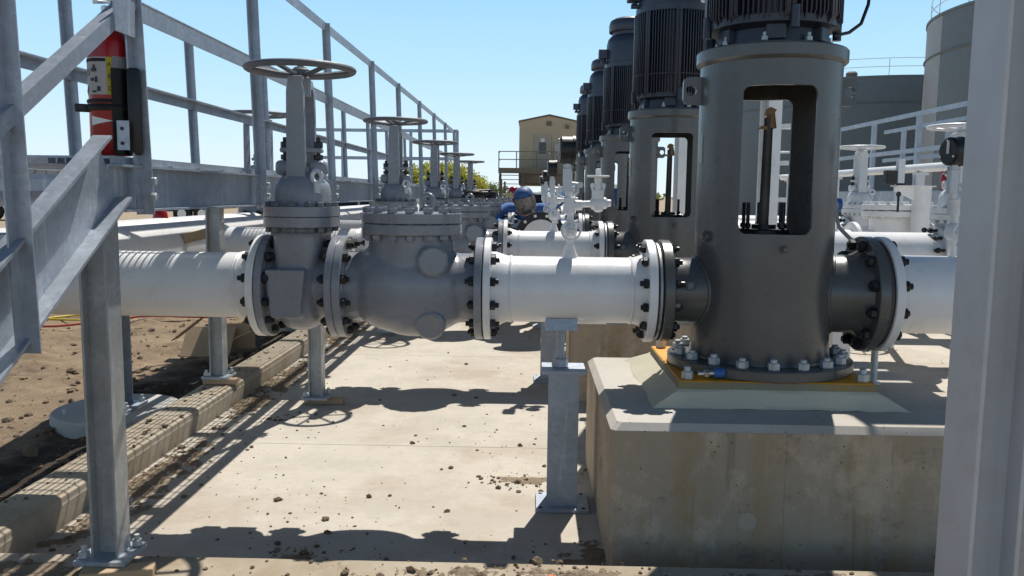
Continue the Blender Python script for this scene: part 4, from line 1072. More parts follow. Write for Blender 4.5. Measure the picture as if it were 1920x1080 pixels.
# unseen ladder frame added above the view to cast shadow on the plinth
t = thing('shadow_ladder', (2.6, 5.6, 3.4), 'unseen ladder frame on a post, added for its shadow on the plinth', 'shadow caster')
m = MB()
m.bb(1.98, 2.0, 4.7, 7.4, 3.5, 3.6); m.bb(2.58, 2.6, 4.7, 7.4, 3.5, 3.6)
for i in range(9): m.bb(2.0, 2.58, 4.75+.3*i, 4.99+.3*i, 3.51, 3.54)
m.build('shadow_ladder_frame', GALV, t)
m = MB(); m.bb(3.55, 3.65, 5.45, 5.55, 0, 3.62); m.bb(1.95, 3.55, 5.47, 5.53, 3.43, 3.498); m.build('post', GALV, t)  # post of the added shadow ladder

# ------------------------------------------------------------------ ground, slab, kerbs
m = MB(); m.bb(-900, 900, -60, 1800, -.6, -.13); tag(m.build('ground', FARSOIL), kind='structure')
def patch(name, x0, x1, y0, y1, res, zf, mat):
    m = MB(); nx, ny = int((x1-x0)/res), int((y1-y0)/res)
    g = [[m.bm.verts.new((x0+(x1-x0)*i/nx, y0+(y1-y0)*j/ny, 0)) for i in range(nx+1)] for j in range(ny+1)]
    for r in g:
        for v in r: v.co.z = zf(v.co.x, v.co.y)
    for j in range(ny):
        for i in range(nx): m.bm.faces.new((g[j][i], g[j][i+1], g[j+1][i+1], g[j+1][i]))
    return tag(m.build(name, mat, None, 180), kind='structure')
def zd(x, y):
    p = V((x, y, 0))
    h = -.03 + .05*noise.noise(p*.5) + .035*noise.noise(p*1.7) + .022*noise.noise(p*4.1+V((3, 1, 0))) + .016*noise.noise(p*9) + .012*abs(noise.noise(p*17))
    rid = max(0, noise.noise(p*1.1+V((9, 2, 0)))-.1)*.22*max(0, noise.noise(p*5.3)+.35)
    e = min(1, max(0, (-2.5-x)/.5)); h = h*e + (1-e)*(.03+.02*noise.noise(p*6))
    edge = min(1, (x+11)/3, (17-y)/3); h = h*max(0, edge) - .12*(1-max(0, edge))
    return h+rid*e*max(0, edge)
patch('dirt_ground', -11, -2.48, .5, 17, .055, zd, SOIL)
def zf2(x, y):
    p = V((x, y, 5)); return .115+.03*noise.noise(p*2)+.02*noise.noise(p*6)+.012*noise.noise(p*14) - max(0, (2.5-y))*.05
patch('dirt_verge', -5, 5, .4, 3.02, .05, zf2, SOIL)
m = MB()
gaps = [2.6, 5.28, 8.32, 11.3, 14.3, 17.3, 24]
for a, b in zip(gaps, gaps[1:]): m.bb(-2.26, 9.5, a+.003, b-.003, -.2, 0)
tag(m.build('concrete_slab', SLAB), kind='structure')
def kerb(name, x0, x1, y0, y1, cuts, ax):
    m = MB(); c = .045
    for a, b in zip(cuts, cuts[1:]):
        if ax == 'Y':
            o = [(x0, -.2), (x1, -.2), (x1, .15-c), (x1-c*.3, .15-c*.3), (x1-c, .15), (x0+c, .15), (x0+c*.3, .15-c*.3), (x0, .15-c)]
            m.prism(o, (0, b-.002, 0), (1, 0, 0), (0, 0, 1), b-a-.004)
        else:
            o = [(y0, -.2), (y1, -.2), (y1, .15-c), (y1-c*.3, .15-c*.3), (y1-c, .15), (y0+c, .15), (y0+c*.3, .15-c*.3), (y0, .15-c)]
            m.prism(o, (a+.002, 0, 0), (0, 1, 0), (0, 0, 1), b-a-.004)
    return tag(m.build(name, KERBM, None, 20), kind='structure')
kerb('kerb', -2.52, -2.24, 0, 0, [3.285, 6.6, 9.6, 12.6, 18.5], 'Y')
kerb('front_kerb', 0, 0, 2.96, 3.28, [-6, -2.6, 1.2, 5, 9.5], 'X')
m = MB()
def spill(cx_, cy_, rx, ry, z, amp, seed, res=.012):
    nx, ny = int(2*rx/res), int(2*ry/res)
    g = []
    for j in range(ny+1):
        row = []
        for i in range(nx+1):
            u, v = -1+2*i/nx, -1+2*j/ny; x, y = cx_+u*rx, cy_+v*ry; p = V((x, y, seed))
            f = max(0, 1-(u*u+v*v)); h = amp*(f*(.45+.8*noise.noise(p*3.1))+.55*noise.noise(p*11)+.75*abs(noise.noise(p*29))+.5*abs(noise.noise(p*55))-.42)
            row.append(m.bm.verts.new((x, y, z+(h if f > 0 else -.02))))
        g.append(row)
    for j in range(ny):
        for i in range(nx): m.bm.faces.new((g[j][i], g[j][i+1], g[j+1][i+1], g[j+1][i]))
for a in ((.02, 3.06, .75, .16, .149, .03, 1), (-1.9, 3.06, .5, .12, .149, .012, 2), (-.25, 3.42, .55, .15, -.001, .03, 3), (-1.0, 3.6, .22, .12, -.001, .02, 4), (.32, 3.55, .2, .3, -.001, .02, 5), (-2.1, 4.3, .18, 1.1, -.001, .03, 6), (-2.12, 6.8, .16, 1.3, -.001, .03, 7), (-2.1, 9.4, .18, 1.2, -.001, .03, 8), (.0, 4.66, .2, .09, -.001, .010, 9), (1.1, 3.1, .5, .12, .149, .018, 10)): spill(*a)
tag(m.build('dirt_spill', MUD, None, 25), kind='stuff')
# clods and crumbs of dry mud: nobody could count them
m = MB(); rng = random.Random(11)
def clod(x, y, z, r, seed, sub=1):
    m.ico((x, y, z+r*.25), r, sub, (1, rng.uniform(.7, 1.2), rng.uniform(.5, .8)), .7, seed, Matrix.Rotation(rng.uniform(0, 6), 3, 'Z'))
cl = [(-1.75, 6.0), (-.9, 4.3), (-.35, 5.6), (.1, 4.9), (-1.3, 4.1), (.25, 3.6), (-.4, 3.5), (-1.9, 5.0), (2.6, 6.2), (2.9, 5.2), (3.2, 6.6)]
for i in range(760):
    if rng.random() < .6:
        c = rng.choice(cl); x, y = rng.gauss(c[0], .28), rng.gauss(c[1], .3)
    else: x, y = rng.uniform(-2.2, 4.2), rng.uniform(3.3, 9.5)
    if .3 < x < 2.15 and 3.5 < y < 5.1 or x < -2.22 or y < 3.3 or .3 < x < 2.15 and 6.5 < y < 8.1: continue
    clod(x, y, 0, min(.022, .002+.0036*rng.expovariate(1)), i)
for x, y, r in ((-1.0, 4.02, .035), (-.75, 5.33, .03), (-.95, 3.86, .03), (-1.15, 3.72, .03), (-1.0, 3.62, .04), (-.05, 4.62, .04), (.0, 4.66, .025), (-.45, 4.85, .028), (.35, 4.86, .02), (-.62, 3.58, .02), (-.85, 3.5, .05), (-.8, 3.45, .04), (-1.85, 5.85, .035), (-1.8, 5.82, .025), (-1.7, 5.9, .02)): clod(x, y, 0, r*.55, x*9, 2)
for cx_, cy_, n_, sp_ in ((-.05, 4.64, 60, .13), (-1.75, 5.9, 40, .12), (2.9, 5.9, 60, .2), (-1.0, 3.62, 40, .12), (.3, 4.8, 25, .08)):
    for i in range(n_): clod(rng.gauss(cx_, sp_), rng.gauss(cy_, sp_*.6), 0, .002+.0035*rng.expovariate(1), i+.11)
for i in range(260):  # inner foot of the left kerb
    clod(-2.2+abs(rng.gauss(0, .07)), rng.uniform(3.4, 12), 0, .003+.005*rng.expovariate(1), i+.3)
for i in range(420):  # on the kerbs
    if i % 3: clod(rng.uniform(-2.3, 3.5) if rng.random() < .5 else rng.gauss(.0, .35), rng.uniform(2.97, 3.27), .15, min(.025, .003+.0045*rng.expovariate(1)), i+.7)
    else: clod(rng.uniform(-2.5, -2.27), rng.uniform(3.3, 9), .15, .003+.004*rng.expovariate(1), i+.7)
for i in range(1500):
    x, y = -2.55-rng.expovariate(.7), rng.uniform(3, 13); clod(x, y, zd(x, y), .005+.011*rng.expovariate(1.2), i+.9)
tag(m.build('dirt_clods', CLOD, None, 30), kind='stuff')
m = MB(); m.box((-.62, 3.05, .158), (.13, .025, .006), R(35)); tag(m.build('wood_splinter', WOOD), 'pale wood splinter lying on the front kerb', 'wood scrap')
m = MB(); m.box((.66-.56, 3.12, .156), (.02, .012, .008), .3); tag(m.build('orange_scrap', plain('orange_plastic', (.8, .16, .04), .5)), 'tiny orange plastic scrap on the front kerb', 'scrap')

# hoses, cardboard, plank and cap beyond the kerb
def hose(name, mat, pts, label):
    m = MB(); out = []
    for a, b in zip(pts, pts[1:]):
        for q in range(8): out.append(V(a).lerp(V(b), q/8))
    for it in range(3): out = [out[0]]+[(out[i-1]+out[i]*2+out[i+1])/4 for i in range(1, len(out)-1)]+[out[-1]]
    m.tube(out, .014, 6); tag(m.build(name, mat, None, 180), label, 'hose')
def gz(x, y, d=.02): return (x, y, zd(x, y)+d+.02)
hose('air_hose', YEL, [gz(-7.2, 10.6), gz(-6.2, 10.9), gz(-5.4, 10.9), gz(-5.0, 10.5), gz(-5.5, 10.2), gz(-6.2, 10.4), gz(-6.0, 10.8), gz(-5.2, 11.2), gz(-4.6, 10.8), gz(-4.0, 11.2)], 'yellow hose looped on the dirt beyond the header')
hose('air_hose', REDR, [gz(-7.4, 9.9), gz(-6.4, 9.6), gz(-5.8, 9.8), gz(-6.1, 10.1), gz(-6.6, 9.9), gz(-5.6, 9.7), gz(-4.8, 10.3), gz(-4.0, 10.7), gz(-3.2, 11.0), gz(-2.7, 11.2)], 'red hose trailing across the dirt beyond the header')
t = thing('cardboard_box', (-3.2, 8.2, 0), 'torn open cardboard box on the dirt behind the second lateral pipe', 'box')
m = MB(); m.box((-3.25, 8.35, .10), (.5, .35, .012), Matrix.Rotation(R(50), 3, 'X')); m.box((-3.0, 8.5, .14), (.35, .012, .26), R(12)); m.box((-2.85, 8.32, .2), (.3, .2, .008), Matrix.Rotation(R(-25), 3, 'Y')); m.build('panel', CARD, t)
m = MB(); m.box((-3.35, 8.1, .27), (.34, .16, .008), Matrix.Rotation(R(-38), 3, 'Y')); m.build('flap', CARD, t)
m = MB(); m.bar((-2.66, 6.40, 1.255), (-2.44, 6.52, 1.315), .045, .075); tag(m.build('timber_plank', WOOD), 'short brown timber wedged between the white header and a walkway leg', 'plank')
m = MB(); m.lathe([(0, .075), (.03, .07), (.052, .045), (.058, .0), (.066, -.004), (0, -.004)], (-2.92, 6.6, ZP+.263), (0, 0, 1), 24); tag(m.build('plastic_cap', RED), 'small red plastic cap sitting on the white header pipe', 'cap')

# ------------------------------------------------------------------ people
def seg_dist(p, a, b):
    ab = b-a; q = max(0, min(1, (p-a).dot(ab)/max(1e-9, ab.length_squared))); return (p-(a+ab*q)).length
def person(loc, label, J, mats, rz=0, name='person'):
    """J: joints dict name -> (xyz, radius, parent, matkey)"""
    t = thing(name, loc, label, 'person')
    me = bpy.data.meshes.new('p'); ks = list(J); idx = {k: i for i, k in enumerate(ks)}
    me.from_pydata([J[k][0] for k in ks], [(idx[k], idx[J[k][2]]) for k in ks if J[k][2]], [])
    o = bpy.data.objects.new('p', me); COL.objects.link(o)
    md = o.modifiers.new('s', 'SKIN'); md.use_smooth_shade = True
    for i, k in enumerate(ks):
        sv = me.skin_vertices[0].data[i]; r = J[k][1]; sv.radius = r if isinstance(r, tuple) else (r, r); sv.use_root = (J[k][2] is None)
    md = o.modifiers.new('u', 'SUBSURF'); md.levels = 2; md.render_levels = 2
    bpy.context.view_layer.update()
    me2 = evald(o)
    used = []
    segs = [(V(J[k][0]), V(J[J[k][2]][0]), J[k][3]) for k in ks if J[k][2]]
    me2.materials.clear()
    for k in mats: me2.materials.append(mats[k]); used.append(k)
    for p in me2.polygons:
        c = p.center; best = min(segs, key=lambda s: seg_dist(c, s[0], s[1])); p.material_index = used.index(best[2])
    M = Matrix.Translation(V(loc)) @ Matrix.Rotation(rz, 4, 'Z'); me2.transform(M)
    link('body', me2, None, t, 180)
    return t, M
def fingers(J, hand, base, d, side, mk='s'):
    d = V(d).normalized(); s = V(side).normalized(); dn = d.cross(s).normalized()
    for i, (off, L) in enumerate(((-.03, .07), (-.01, .08), (.01, .076), (.03, .06))):
        p = V(base)+s*off+d*.045; q = p+d*L*.5+dn*.012; e = q+d*L*.4+dn*.03
        J[f'{hand}f{i}a'] = (tuple(p), .0095, hand, mk); J[f'{hand}f{i}b'] = (tuple(q), .0088, f'{hand}f{i}a', mk); J[f'{hand}f{i}c'] = (tuple(e), .0075, f'{hand}f{i}b', mk)
    p = V(base)-s*.04+d*.01+dn*.01; e = p+d*.035-s*.012+dn*.02
    J[f'{hand}ta'] = (tuple(p), .011, hand, mk); J[f'{hand}tb'] = (tuple(e), .009, f'{hand}ta', mk)
# welder: stands behind the third line (origin at the feet), bent forwards (-y) over the pipe
J = {}
J['pelvis'] = ((0, .14, .95), (.165, .12), None, 't')
J['belly'] = ((0, .04, 1.12), (.16, .125), 'pelvis', 'j'); J['chest'] = ((0, -.14, 1.34), (.195, .13), 'belly', 'j'); J['neck0'] = ((0, -.28, 1.45), (.12, .09), 'chest', 'j'); J['neck'] = ((0, -.36, 1.50), .062, 'neck0', 's'); J['head'] = ((0, -.45, 1.545), .095, 'neck', 's'); J['crown'] = ((0, -.48, 1.61), .085, 'head', 's')
for s_, n_ in ((-1, 'l'), (1, 'r')):
    J[n_+'sh'] = ((s_*.235, -.20, 1.455), .095, 'chest', 'j'); J[n_+'el'] = ((s_*.40, -.40, 1.31), .07, n_+'sh', 'j'); J[n_+'wr'] = ((s_*.20, -.68, 1.22), .045, n_+'el', 'j'); J[n_+'ha'] = ((s_*.12, -.76, 1.19), (.034, .024), n_+'wr', 'g')
    fingers(J, n_+'ha', (s_*.12, -.76, 1.19), (-s_*.35, -1, -.1), (s_, 0, .3), 'g')
    J[n_+'hip'] = ((s_*.10, .12, .90), .115, 'pelvis', 't'); J[n_+'kn'] = ((s_*.15, .04, .50), .072, n_+'hip', 't'); J[n_+'an'] = ((s_*.16, .14, .09), .05, n_+'kn', 't'); J[n_+'to'] = ((s_*.17, -.06, .045), .042, n_+'an', 'b')
t, M = person((-.06, 10.66, 0), 'welder in blue jacket with a scuffed hood bending over the open black flange', J, {'j': DENIM, 't': TROUS, 's': SKIN, 'g': SHAFT, 'b': RUBBER})
TILT = Matrix.Rotation(R(-13), 3, 'Y') @ Matrix.Rotation(R(5), 3, 'X')
def tilt(m): bmesh.ops.rotate(m.bm, cent=hc, matrix=TILT, verts=m.bm.verts[:]); return m
m = MB(); hc = M @ V((-.02, -.46, 1.585)); m.sell(hc, (.122, .155, .135), .9, 32, 20); tilt(m); hd = m.build('hood', HOODM, t, 180)
m = MB(); g = []
for i in range(13):
    a = R(180+15*i); row = []
    for (rr, zz) in ((1.0, .0), (1.04, -.05), (1.0, -.11), (.86, -.165), (.6, -.20)): row.append(m.bm.verts.new(hc+V((.128*rr*math.cos(a), -.01+.165*rr*math.sin(a), zz+.01))))
    g.append(row)
for i in range(12):
    for j in range(4): m.bm.faces.new((g[i][j], g[i+1][j], g[i+1][j+1], g[i][j+1]))
bmesh.ops.solidify(m.bm, geom=m.bm.faces[:], thickness=.005); tilt(m); ms = m.build('welding_mask', MASK, t, 60)
m = MB(); m.box(hc+V((.01, -.15, -.165)), (.11, .02, .045), Matrix.Rotation(R(38), 3, 'X'), .004); tilt(m); m.build('filter_window', GLASSD, ms)
m = MB()
for s_ in (-1, 1): m.cyl(hc+V((s_*.118, -.02, .0)), hc+V((s_*.142, -.02, .0)), .024, seg=14)
tilt(m); m.build('pivot_knob', RUBBER, ms)
def standing(loc, label, jac, tro, hat=None, rz=0, arm=0.0, hatname='hard_hat', sc_=1):
    J = {}; f = lambda *p: tuple(q*sc_ for q in p)
    J['pelvis'] = (f(0, 0, .95), (.15, .11), None, 't'); J['belly'] = (f(0, .0, 1.10), (.145, .105), 'pelvis', 'j'); J['chest'] = (f(0, .01, 1.30), (.17, .115), 'belly', 'j'); J['neck0'] = (f(0, 0, 1.45), (.08, .07), 'chest', 'j'); J['neck'] = (f(0, 0, 1.51), .055, 'neck0', 's'); J['head'] = (f(0, -.02, 1.62), .09, 'neck', 's'); J['crown'] = (f(0, -.01, 1.71), .08, 'head', 's'); J['nose'] = (f(0, -.115, 1.60), .015, 'head', 's')
    for s_, n_ in ((-1, 'l'), (1, 'r')):
        J[n_+'sh'] = (f(s_*.19, 0, 1.40), .07, 'chest', 'j'); J[n_+'el'] = (f(s_*.25, .03-arm*.1, 1.12), .048, n_+'sh', 'j'); J[n_+'wr'] = (f(s_*.22, -.08-arm, .95+arm*.6), .035, n_+'el', 'j'); J[n_+'ha'] = (f(s_*.21, -.12-arm, .90+arm*.6), (.032, .022), n_+'wr', 's')
        fingers(J, n_+'ha', f(s_*.21, -.12-arm, .90+arm*.6), (0, -.4, -1) if arm < .1 else (0, -1, 0), (0, 1, 0) if arm < .1 else (1, 0, 0))
        J[n_+'hip'] = (f(s_*.09, 0, .90), .1, 'pelvis', 't'); J[n_+'kn'] = (f(s_*.10, -.02, .50), .068, n_+'hip', 't'); J[n_+'an'] = (f(s_*.11, .03, .09), .047, n_+'kn', 't'); J[n_+'to'] = (f(s_*.12, -.13, .045), .04, n_+'an', 'b')
    t, M = person(loc, label, J, {'j': jac, 't': tro, 's': SKIN, 'b': RUBBER}, rz)
    if hat:
        c = M @ V(f(0, -.015, 1.665)); m = MB(); m.lathe([(.135, 0), (.115, .008), (.112, .04), (.09, .09), (.05, .115), (0, .12)], c, (0, 0, 1), 24); m.build(hatname, hat, t)
    return t
standing((-.36, 17.6, 0), 'person in red shirt and red hard hat standing behind the welder', REDC, TROUS, RED, .4)
standing((-1.5, 28, -.13), 'person in dark vest with bare head standing far off near the tree line', TROUS, TROUS, None, 2.2, .3)
standing((-2.95, 20.6, .02), 'person in white shirt and black helmet half hidden behind the walkway beam', plain('white_shirt', (.7, .7, .7), .8), TROUS, RUBBER, .3, 0, 'hard_hat', 1.08)
# black hoses heaped on the third check valve
m = MB(); rng = random.Random(5)
pts = []
for i in range(90):
    a = i*.42; pts.append(V((-.62+.17*math.cos(a)+.04*rng.uniform(-1, 1), YA+6-.02+.15*math.sin(a)+.03*rng.uniform(-1, 1), 1.575+.0009*i+.015*rng.random())))
m.tube(pts, .017, 6); tag(m.build('welding_cable', RUBBER, None, 180), 'black welding cable heaped on the cover of the third check valve', 'cable')

# ------------------------------------------------------------------ vehicles
def carbody(name, loc, rz, label, kind, glass=GLASSD, k=1):
    t = thing(name, loc, label, 'car' if kind == 'suv' else 'pickup truck')
    M = Matrix.Translation(V(loc)) @ Matrix.Rotation(rz, 4, 'Z') @ Matrix.Scale(k, 4)
    def put(m, nm, mat, par, ang=30):
        me = m.mesh(nm); me.transform(M); return link(nm, me, mat, par, ang)
    L = 5.4 if kind == 'pickup' else 4.7; W = .96; H = 1.86 if kind == 'pickup' else 1.66
    if kind == 'pickup': side = [(-2.7, .45), (2.65, .45), (2.7, .8), (2.6, 1.06), (1.35, 1.16), (.62, 1.78), (.4, 1.86), (-.75, 1.86), (-.98, 1.15), (-2.65, 1.12), (-2.72, .8)]
    else: side = [(-2.35, .4), (2.3, .4), (2.36, .72), (2.2, .93), (1.15, 1.02), (.45, 1.55), (.1, 1.64), (-1.6, 1.66), (-2.1, 1.55), (-2.32, 1.0), (-2.38, .7)]
    m = MB(); n = len(side); rows = []
    for y, k in ((-W, 0), (-W+.06, 1), (W-.06, 1), (W, 0)):
        rows.append([])
        for (x, z) in side:
            tum = max(0, z-1.05)*.28
            yy = (abs(y)-tum)*(1 if y > 0 else -1)
            rows[-1].append(m.bm.verts.new((x*(1 if k else .992), yy, z if k else z-.02*(z > 1))))
    for a, b in zip(rows, rows[1:]):
        for i in range(n): m.bm.faces.new((a[i], a[(i+1) % n], b[(i+1) % n], b[i]))
    m.bm.faces.new(rows[0]); m.bm.faces.new(list(reversed(rows[-1])))
    put(m, 'body', CAR, t)
    wl = [(.54, 1.20), (.24, 1.62), (-.70, 1.74), (-.86, 1.22)] if kind == 'pickup' else [(.88, 1.06), (.25, 1.5), (-1.6, 1.53), (-2.0, 1.08)]
    wl = [(1.05, 1.2), (.5, 1.74), (-.66, 1.76), (-.84, 1.22)] if kind == 'pickup' else wl
    for s in (-1, 1):
        m = MB(); vs = [m.bm.verts.new((x, s*(W-max(0, z-1.05)*.28+.006), z)) for x, z in wl]; m.bm.faces.new(vs); bmesh.ops.solidify(m.bm, geom=m.bm.faces[:], thickness=.004); g = put(m, 'side_window', glass, t)
        xm = -.05 if kind == 'pickup' else -.4
        m = MB(); vs = [m.bm.verts.new((x, s*(W-max(0, z-1.05)*.28+.012), z)) for x, z in ((xm-.05, 1.08), (xm+.05, 1.08), (xm+.05, 1.75 if kind == 'pickup' else 1.53), (xm-.05, 1.75 if kind == 'pickup' else 1.53))]; m.bm.faces.new(vs); bmesh.ops.solidify(m.bm, geom=m.bm.faces[:], thickness=.004); put(m, 'pillar', CAR, g)
    wsx = [(1.30, 1.20), (.68, 1.745)] if kind == 'pickup' else [(1.08, 1.07), (.5, 1.52)]
    m = MB(); vs = [m.bm.verts.new((x+.035, y, z+.03)) for (x, z), y in ((wsx[0], -.80), (wsx[0], .80), (wsx[1], .68), (wsx[1], -.68))]; m.bm.faces.new(vs); bmesh.ops.solidify(m.bm, geom=m.bm.faces[:], thickness=.004); put(m, 'windscreen', glass, t)
    xr = -2.72 if kind == 'pickup' else -2.37
    for s in (-1, 1):
        m = MB(); m.box((xr+.01, s*.82, .95), (.05, .16, .22), None, .01); put(m, 'tail_light', RED, t)
        m = MB(); m.box((-xr-.06, s*.72, .83), (.07, .34, .16), None, .02); put(m, 'headlight', BRIGHT, t)
        for x in (-1.55, 1.65):
            m = MB(); m.cyl((x, s*.74, .37), (x, s*(W+.01), .37), .37, seg=28, ch=.03); w = put(m, 'tyre', TYRE, t); m = MB(); m.cyl((x, s*.9, .37), (x, s*(W+.018), .37), .22, seg=20, ch=.02); put(m, 'rim', BRIGHT, w)
        m = MB(); m.box((1.0 if kind == 'pickup' else .75, s*1.07, 1.2 if kind == 'pickup' else 1.08), (.09, .2, .16), None, .03); put(m, 'mirror', CAR, t)
    m = MB(); m.box((-xr-.02, 0, .55), (.12, 1.7, .16), None, .03); m.box((xr+.02, 0, .52), (.12, 1.7, .16), None, .03); put(m, 'bumper', BRIGHT, t)
    return t
carbody('pickup_truck', (1.75, 22, -.13), R(194), 'white pickup truck parked behind the welder below the tan building', 'pickup', BLUEG, 1.1)
carbody('white_car', (-7.6, 40, -.13), R(2), 'white estate car seen in the gap under the walkway beam', 'suv')
carbody('pickup_truck', (.1, 38, -.13), R(172), 'white pickup truck in the shade beneath the tan building', 'pickup')

# trailer far left
t = thing('flatbed_trailer', (-24, 46, -.13), 'low dark trailer with tanks parked on the dirt far beyond the left rails', 'trailer')
m = MB(); m.bb(-30, -16.5, 45, 47.2, .65, .85); m.build('deck', TAND, t)
m = MB(); m.cyl((-22.5, 46, 1.0), (-18.0, 46, 1.0), .55, seg=24, ch=.08); m.build('load_tank', TYRE, t)
for x in (-29.0, -23.9, -17.6, -18.7):
    m = MB(); m.cyl((x, 44.9, .37), (x, 45.2, .37), .5, seg=24, ch=.04); w = m.build('tyre', TYRE, t); m = MB(); m.cyl((x, 44.88, .37), (x, 45.0, .37), .24, seg=16); m.build('rim', BRIGHT, w)

# ------------------------------------------------------------------ tan building on stilts
t = thing('tan_building', (1, 52, 0), 'tan metal control building on stilts with porch and stairs behind the pumps', 'building')
def corr(m, x0, x1, y, z0, z1): m.bb(x0, x1, y, y+.1, z0, z1)
bx0, bx1, by0, by1 = -.74, 2.9, 52, 60
m = MB(); pts = [(bx0, 2.5), (bx1, 2.5), (bx1, 6.0), ((bx0+bx1)/2, 6.38), (bx0, 6.0)]
m.prism(pts, (0, by1, 0), (1, 0, 0), (0, 0, 1), by1-by0); m.build('wall', TAN, t, 20)
m = MB()
for sx in (-1, 1):
    xc = (bx0+bx1)/2; xe = bx0-.06 if sx < 0 else bx1+.06
    m.prism([(xc, 6.40), (xe, 6.0), (xe, 6.07), (xc, 6.47)] if sx > 0 else [(xe, 6.0), (xc, 6.40), (xc, 6.47), (xe, 6.07)], (0, by1+.1, 0), (1, 0, 0), (0, 0, 1), by1-by0+.25)
m.build('roof', TAND, t)
m = MB()
for i in range(18): m.bb(bx0+.2*i, bx0+.2*i+.03, by0-.02, by0-.002, 2.55, 5.95)
m.build('siding_ribs', TAN, t)
m = MB(); m.bb(.16, 1.22, by0-.06, by0-.022, 3.2, 5.26); dr = m.build('door', paint('door_paint', (.36, .33, .26), .5, bstr=0), t)
m = MB(); m.bb(.46, .90, by0-.07, by0-.061, 4.1, 4.78); m.build('door_window', GLASSD, dr)
m = MB(); m.bb(.58, .8, by0-.072, by0-.062, 4.82, 5.02); m.build('door_sign', LABELW, dr)
m = MB(); m.bb(1.08, 1.16, by0-.12, by0-.061, 4.1, 4.16); m.build('handle', BRIGHT, dr)
m = MB(); m.bb(.9, 1.2, by0-.08, by0-.021, 5.78, 6.05); m.build('vent', TAND, t)
m = MB(); m.cyl((2.15, by0-.02, 5.72), (2.15, by0-.25, 5.72), .12, seg=16); m.build('wall_lamp', TAND, t)
m = MB(); m.bb(1.42, 1.95, by0-.25, by0-.022, 3.6, 4.7); m.build('electrical_box', paint('box_grey', (.42, .42, .4), .5, bstr=0), t)
m = MB(); m.bb(-1.95, bx1, 50.6, 51.94, 3.02, 3.16); m.bb(-1.95, bx1, 50.56, 50.6, 2.86, 3.18); m.bb(bx0, bx1, 51.0, 51.1, 2.3, 3.0); m.build('porch_deck', TAND, t)
for z in (3.65, 4.12):
    m = MB(); m.bb(-1.95, bx1, 50.58, 50.63, z, z+.05); m.bb(-1.95, -1.9, 50.63, 51.94, z, z+.05); m.build('porch_rail', TAND, t)
for x in (-1.95, -.9, .3, 1.5, 2.7):
    m = MB(); m.bb(x, x+.06, 50.57, 50.63, 3.17, 4.12); m.build('rail_post', TAND, t)
for x in (-1.9, -.55, 1.1, 2.7):
    for y in (50.7, 52.2, 59.5):
        m = MB(); m.bb(x, x+.14, y, y+.14, -.13, 2.5 if y > 51 else 2.86); m.build('stilt', TAND, t)
m = MB(); m.bb(bx0, bx1, by0+.02, by1-.02, 2.2, 2.497); m.build('floor_frame', TAND, t)
for i in range(11):
    m = MB(); m.bb(-1.82, -.62, 50.35-.28*i, 50.6-.28*i, 2.72-.26*i, 2.76-.26*i); m.build('stair_tread', TAND, t)
for x in (-1.9, -.6):
    m = MB(); m.prism([(50.6, 2.9), (47.4, -.1), (47.65, -.1), (50.6, 2.62)], (x, 0, 0), (0, 1, 0), (0, 0, 1), .05); m.build('stair_stringer', TAND, t)

# ------------------------------------------------------------------ storage tanks
def tank(cx, cy, r, h, label, strip=None):
    t = thing('storage_tank', (cx, cy, 0), label, 'storage tank', 'storage tanks')
    m = MB(); m.lathe([(r, -.2), (r, h-.12), (r+.05, h-.12), (r+.05, h), (r-.1, h), (r*.5, h+.35), (0, h+.6)], (cx, cy, 0), (0, 0, 1), 128); m.build('shell', TANKM, t, 25)
    m = MB()
    for z in [h*.82]: m.ring((cx, cy, z), (0, 0, 1), r+.03, .05, 128, 6)
    m.build('wind_girder', TANKM, t)
    m = MB()
    for z in (h+.55, h+1.05): m.ring((cx, cy, z), (0, 0, 1), r-.15, .02, 128, 5)
    m.build('roof_rail', WHITE2, t)
    m = MB(); n = int(2*PI*r/2.6)
    for i in range(n):
        a = 2*PI*i/n; x, y = cx+(r-.15)*math.cos(a), cy+(r-.15)*math.sin(a); m.cyl((x, y, h-.05), (x, y, h+1.06), .022, seg=6)
    m.build('rail_stanchions', WHITE2, t)
    m = MB(); a = R(-118); m.cyl((cx+(r-1.2)*math.cos(a), cy+(r-1.2)*math.sin(a), h), (cx+(r-1.2)*math.cos(a), cy+(r-1.2)*math.sin(a), h+.45), .35, seg=16, ch=.1); m.build('vent', TAND, t)
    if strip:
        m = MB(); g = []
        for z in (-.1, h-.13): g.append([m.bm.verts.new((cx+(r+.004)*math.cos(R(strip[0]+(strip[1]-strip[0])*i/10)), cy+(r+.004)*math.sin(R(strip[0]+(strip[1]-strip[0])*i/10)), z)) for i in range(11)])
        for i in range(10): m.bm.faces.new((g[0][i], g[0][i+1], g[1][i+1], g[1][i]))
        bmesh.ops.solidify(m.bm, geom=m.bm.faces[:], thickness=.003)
        m.build('painted_sunlit_edge', WHITE2, t, label='sunlit edge painted white down the left side')  # sunlit edge of the shell, painted on as a thin white skin
    return t
tank(24.5, 63, 10.2, 9.15, 'wide grey green storage tank standing behind the other, its left side behind the front pump')
tank(27.55, 39.2, 9.0, 10.05, 'closer grey storage tank with a painted sunlit edge, beside the right steel column', (147, 177))

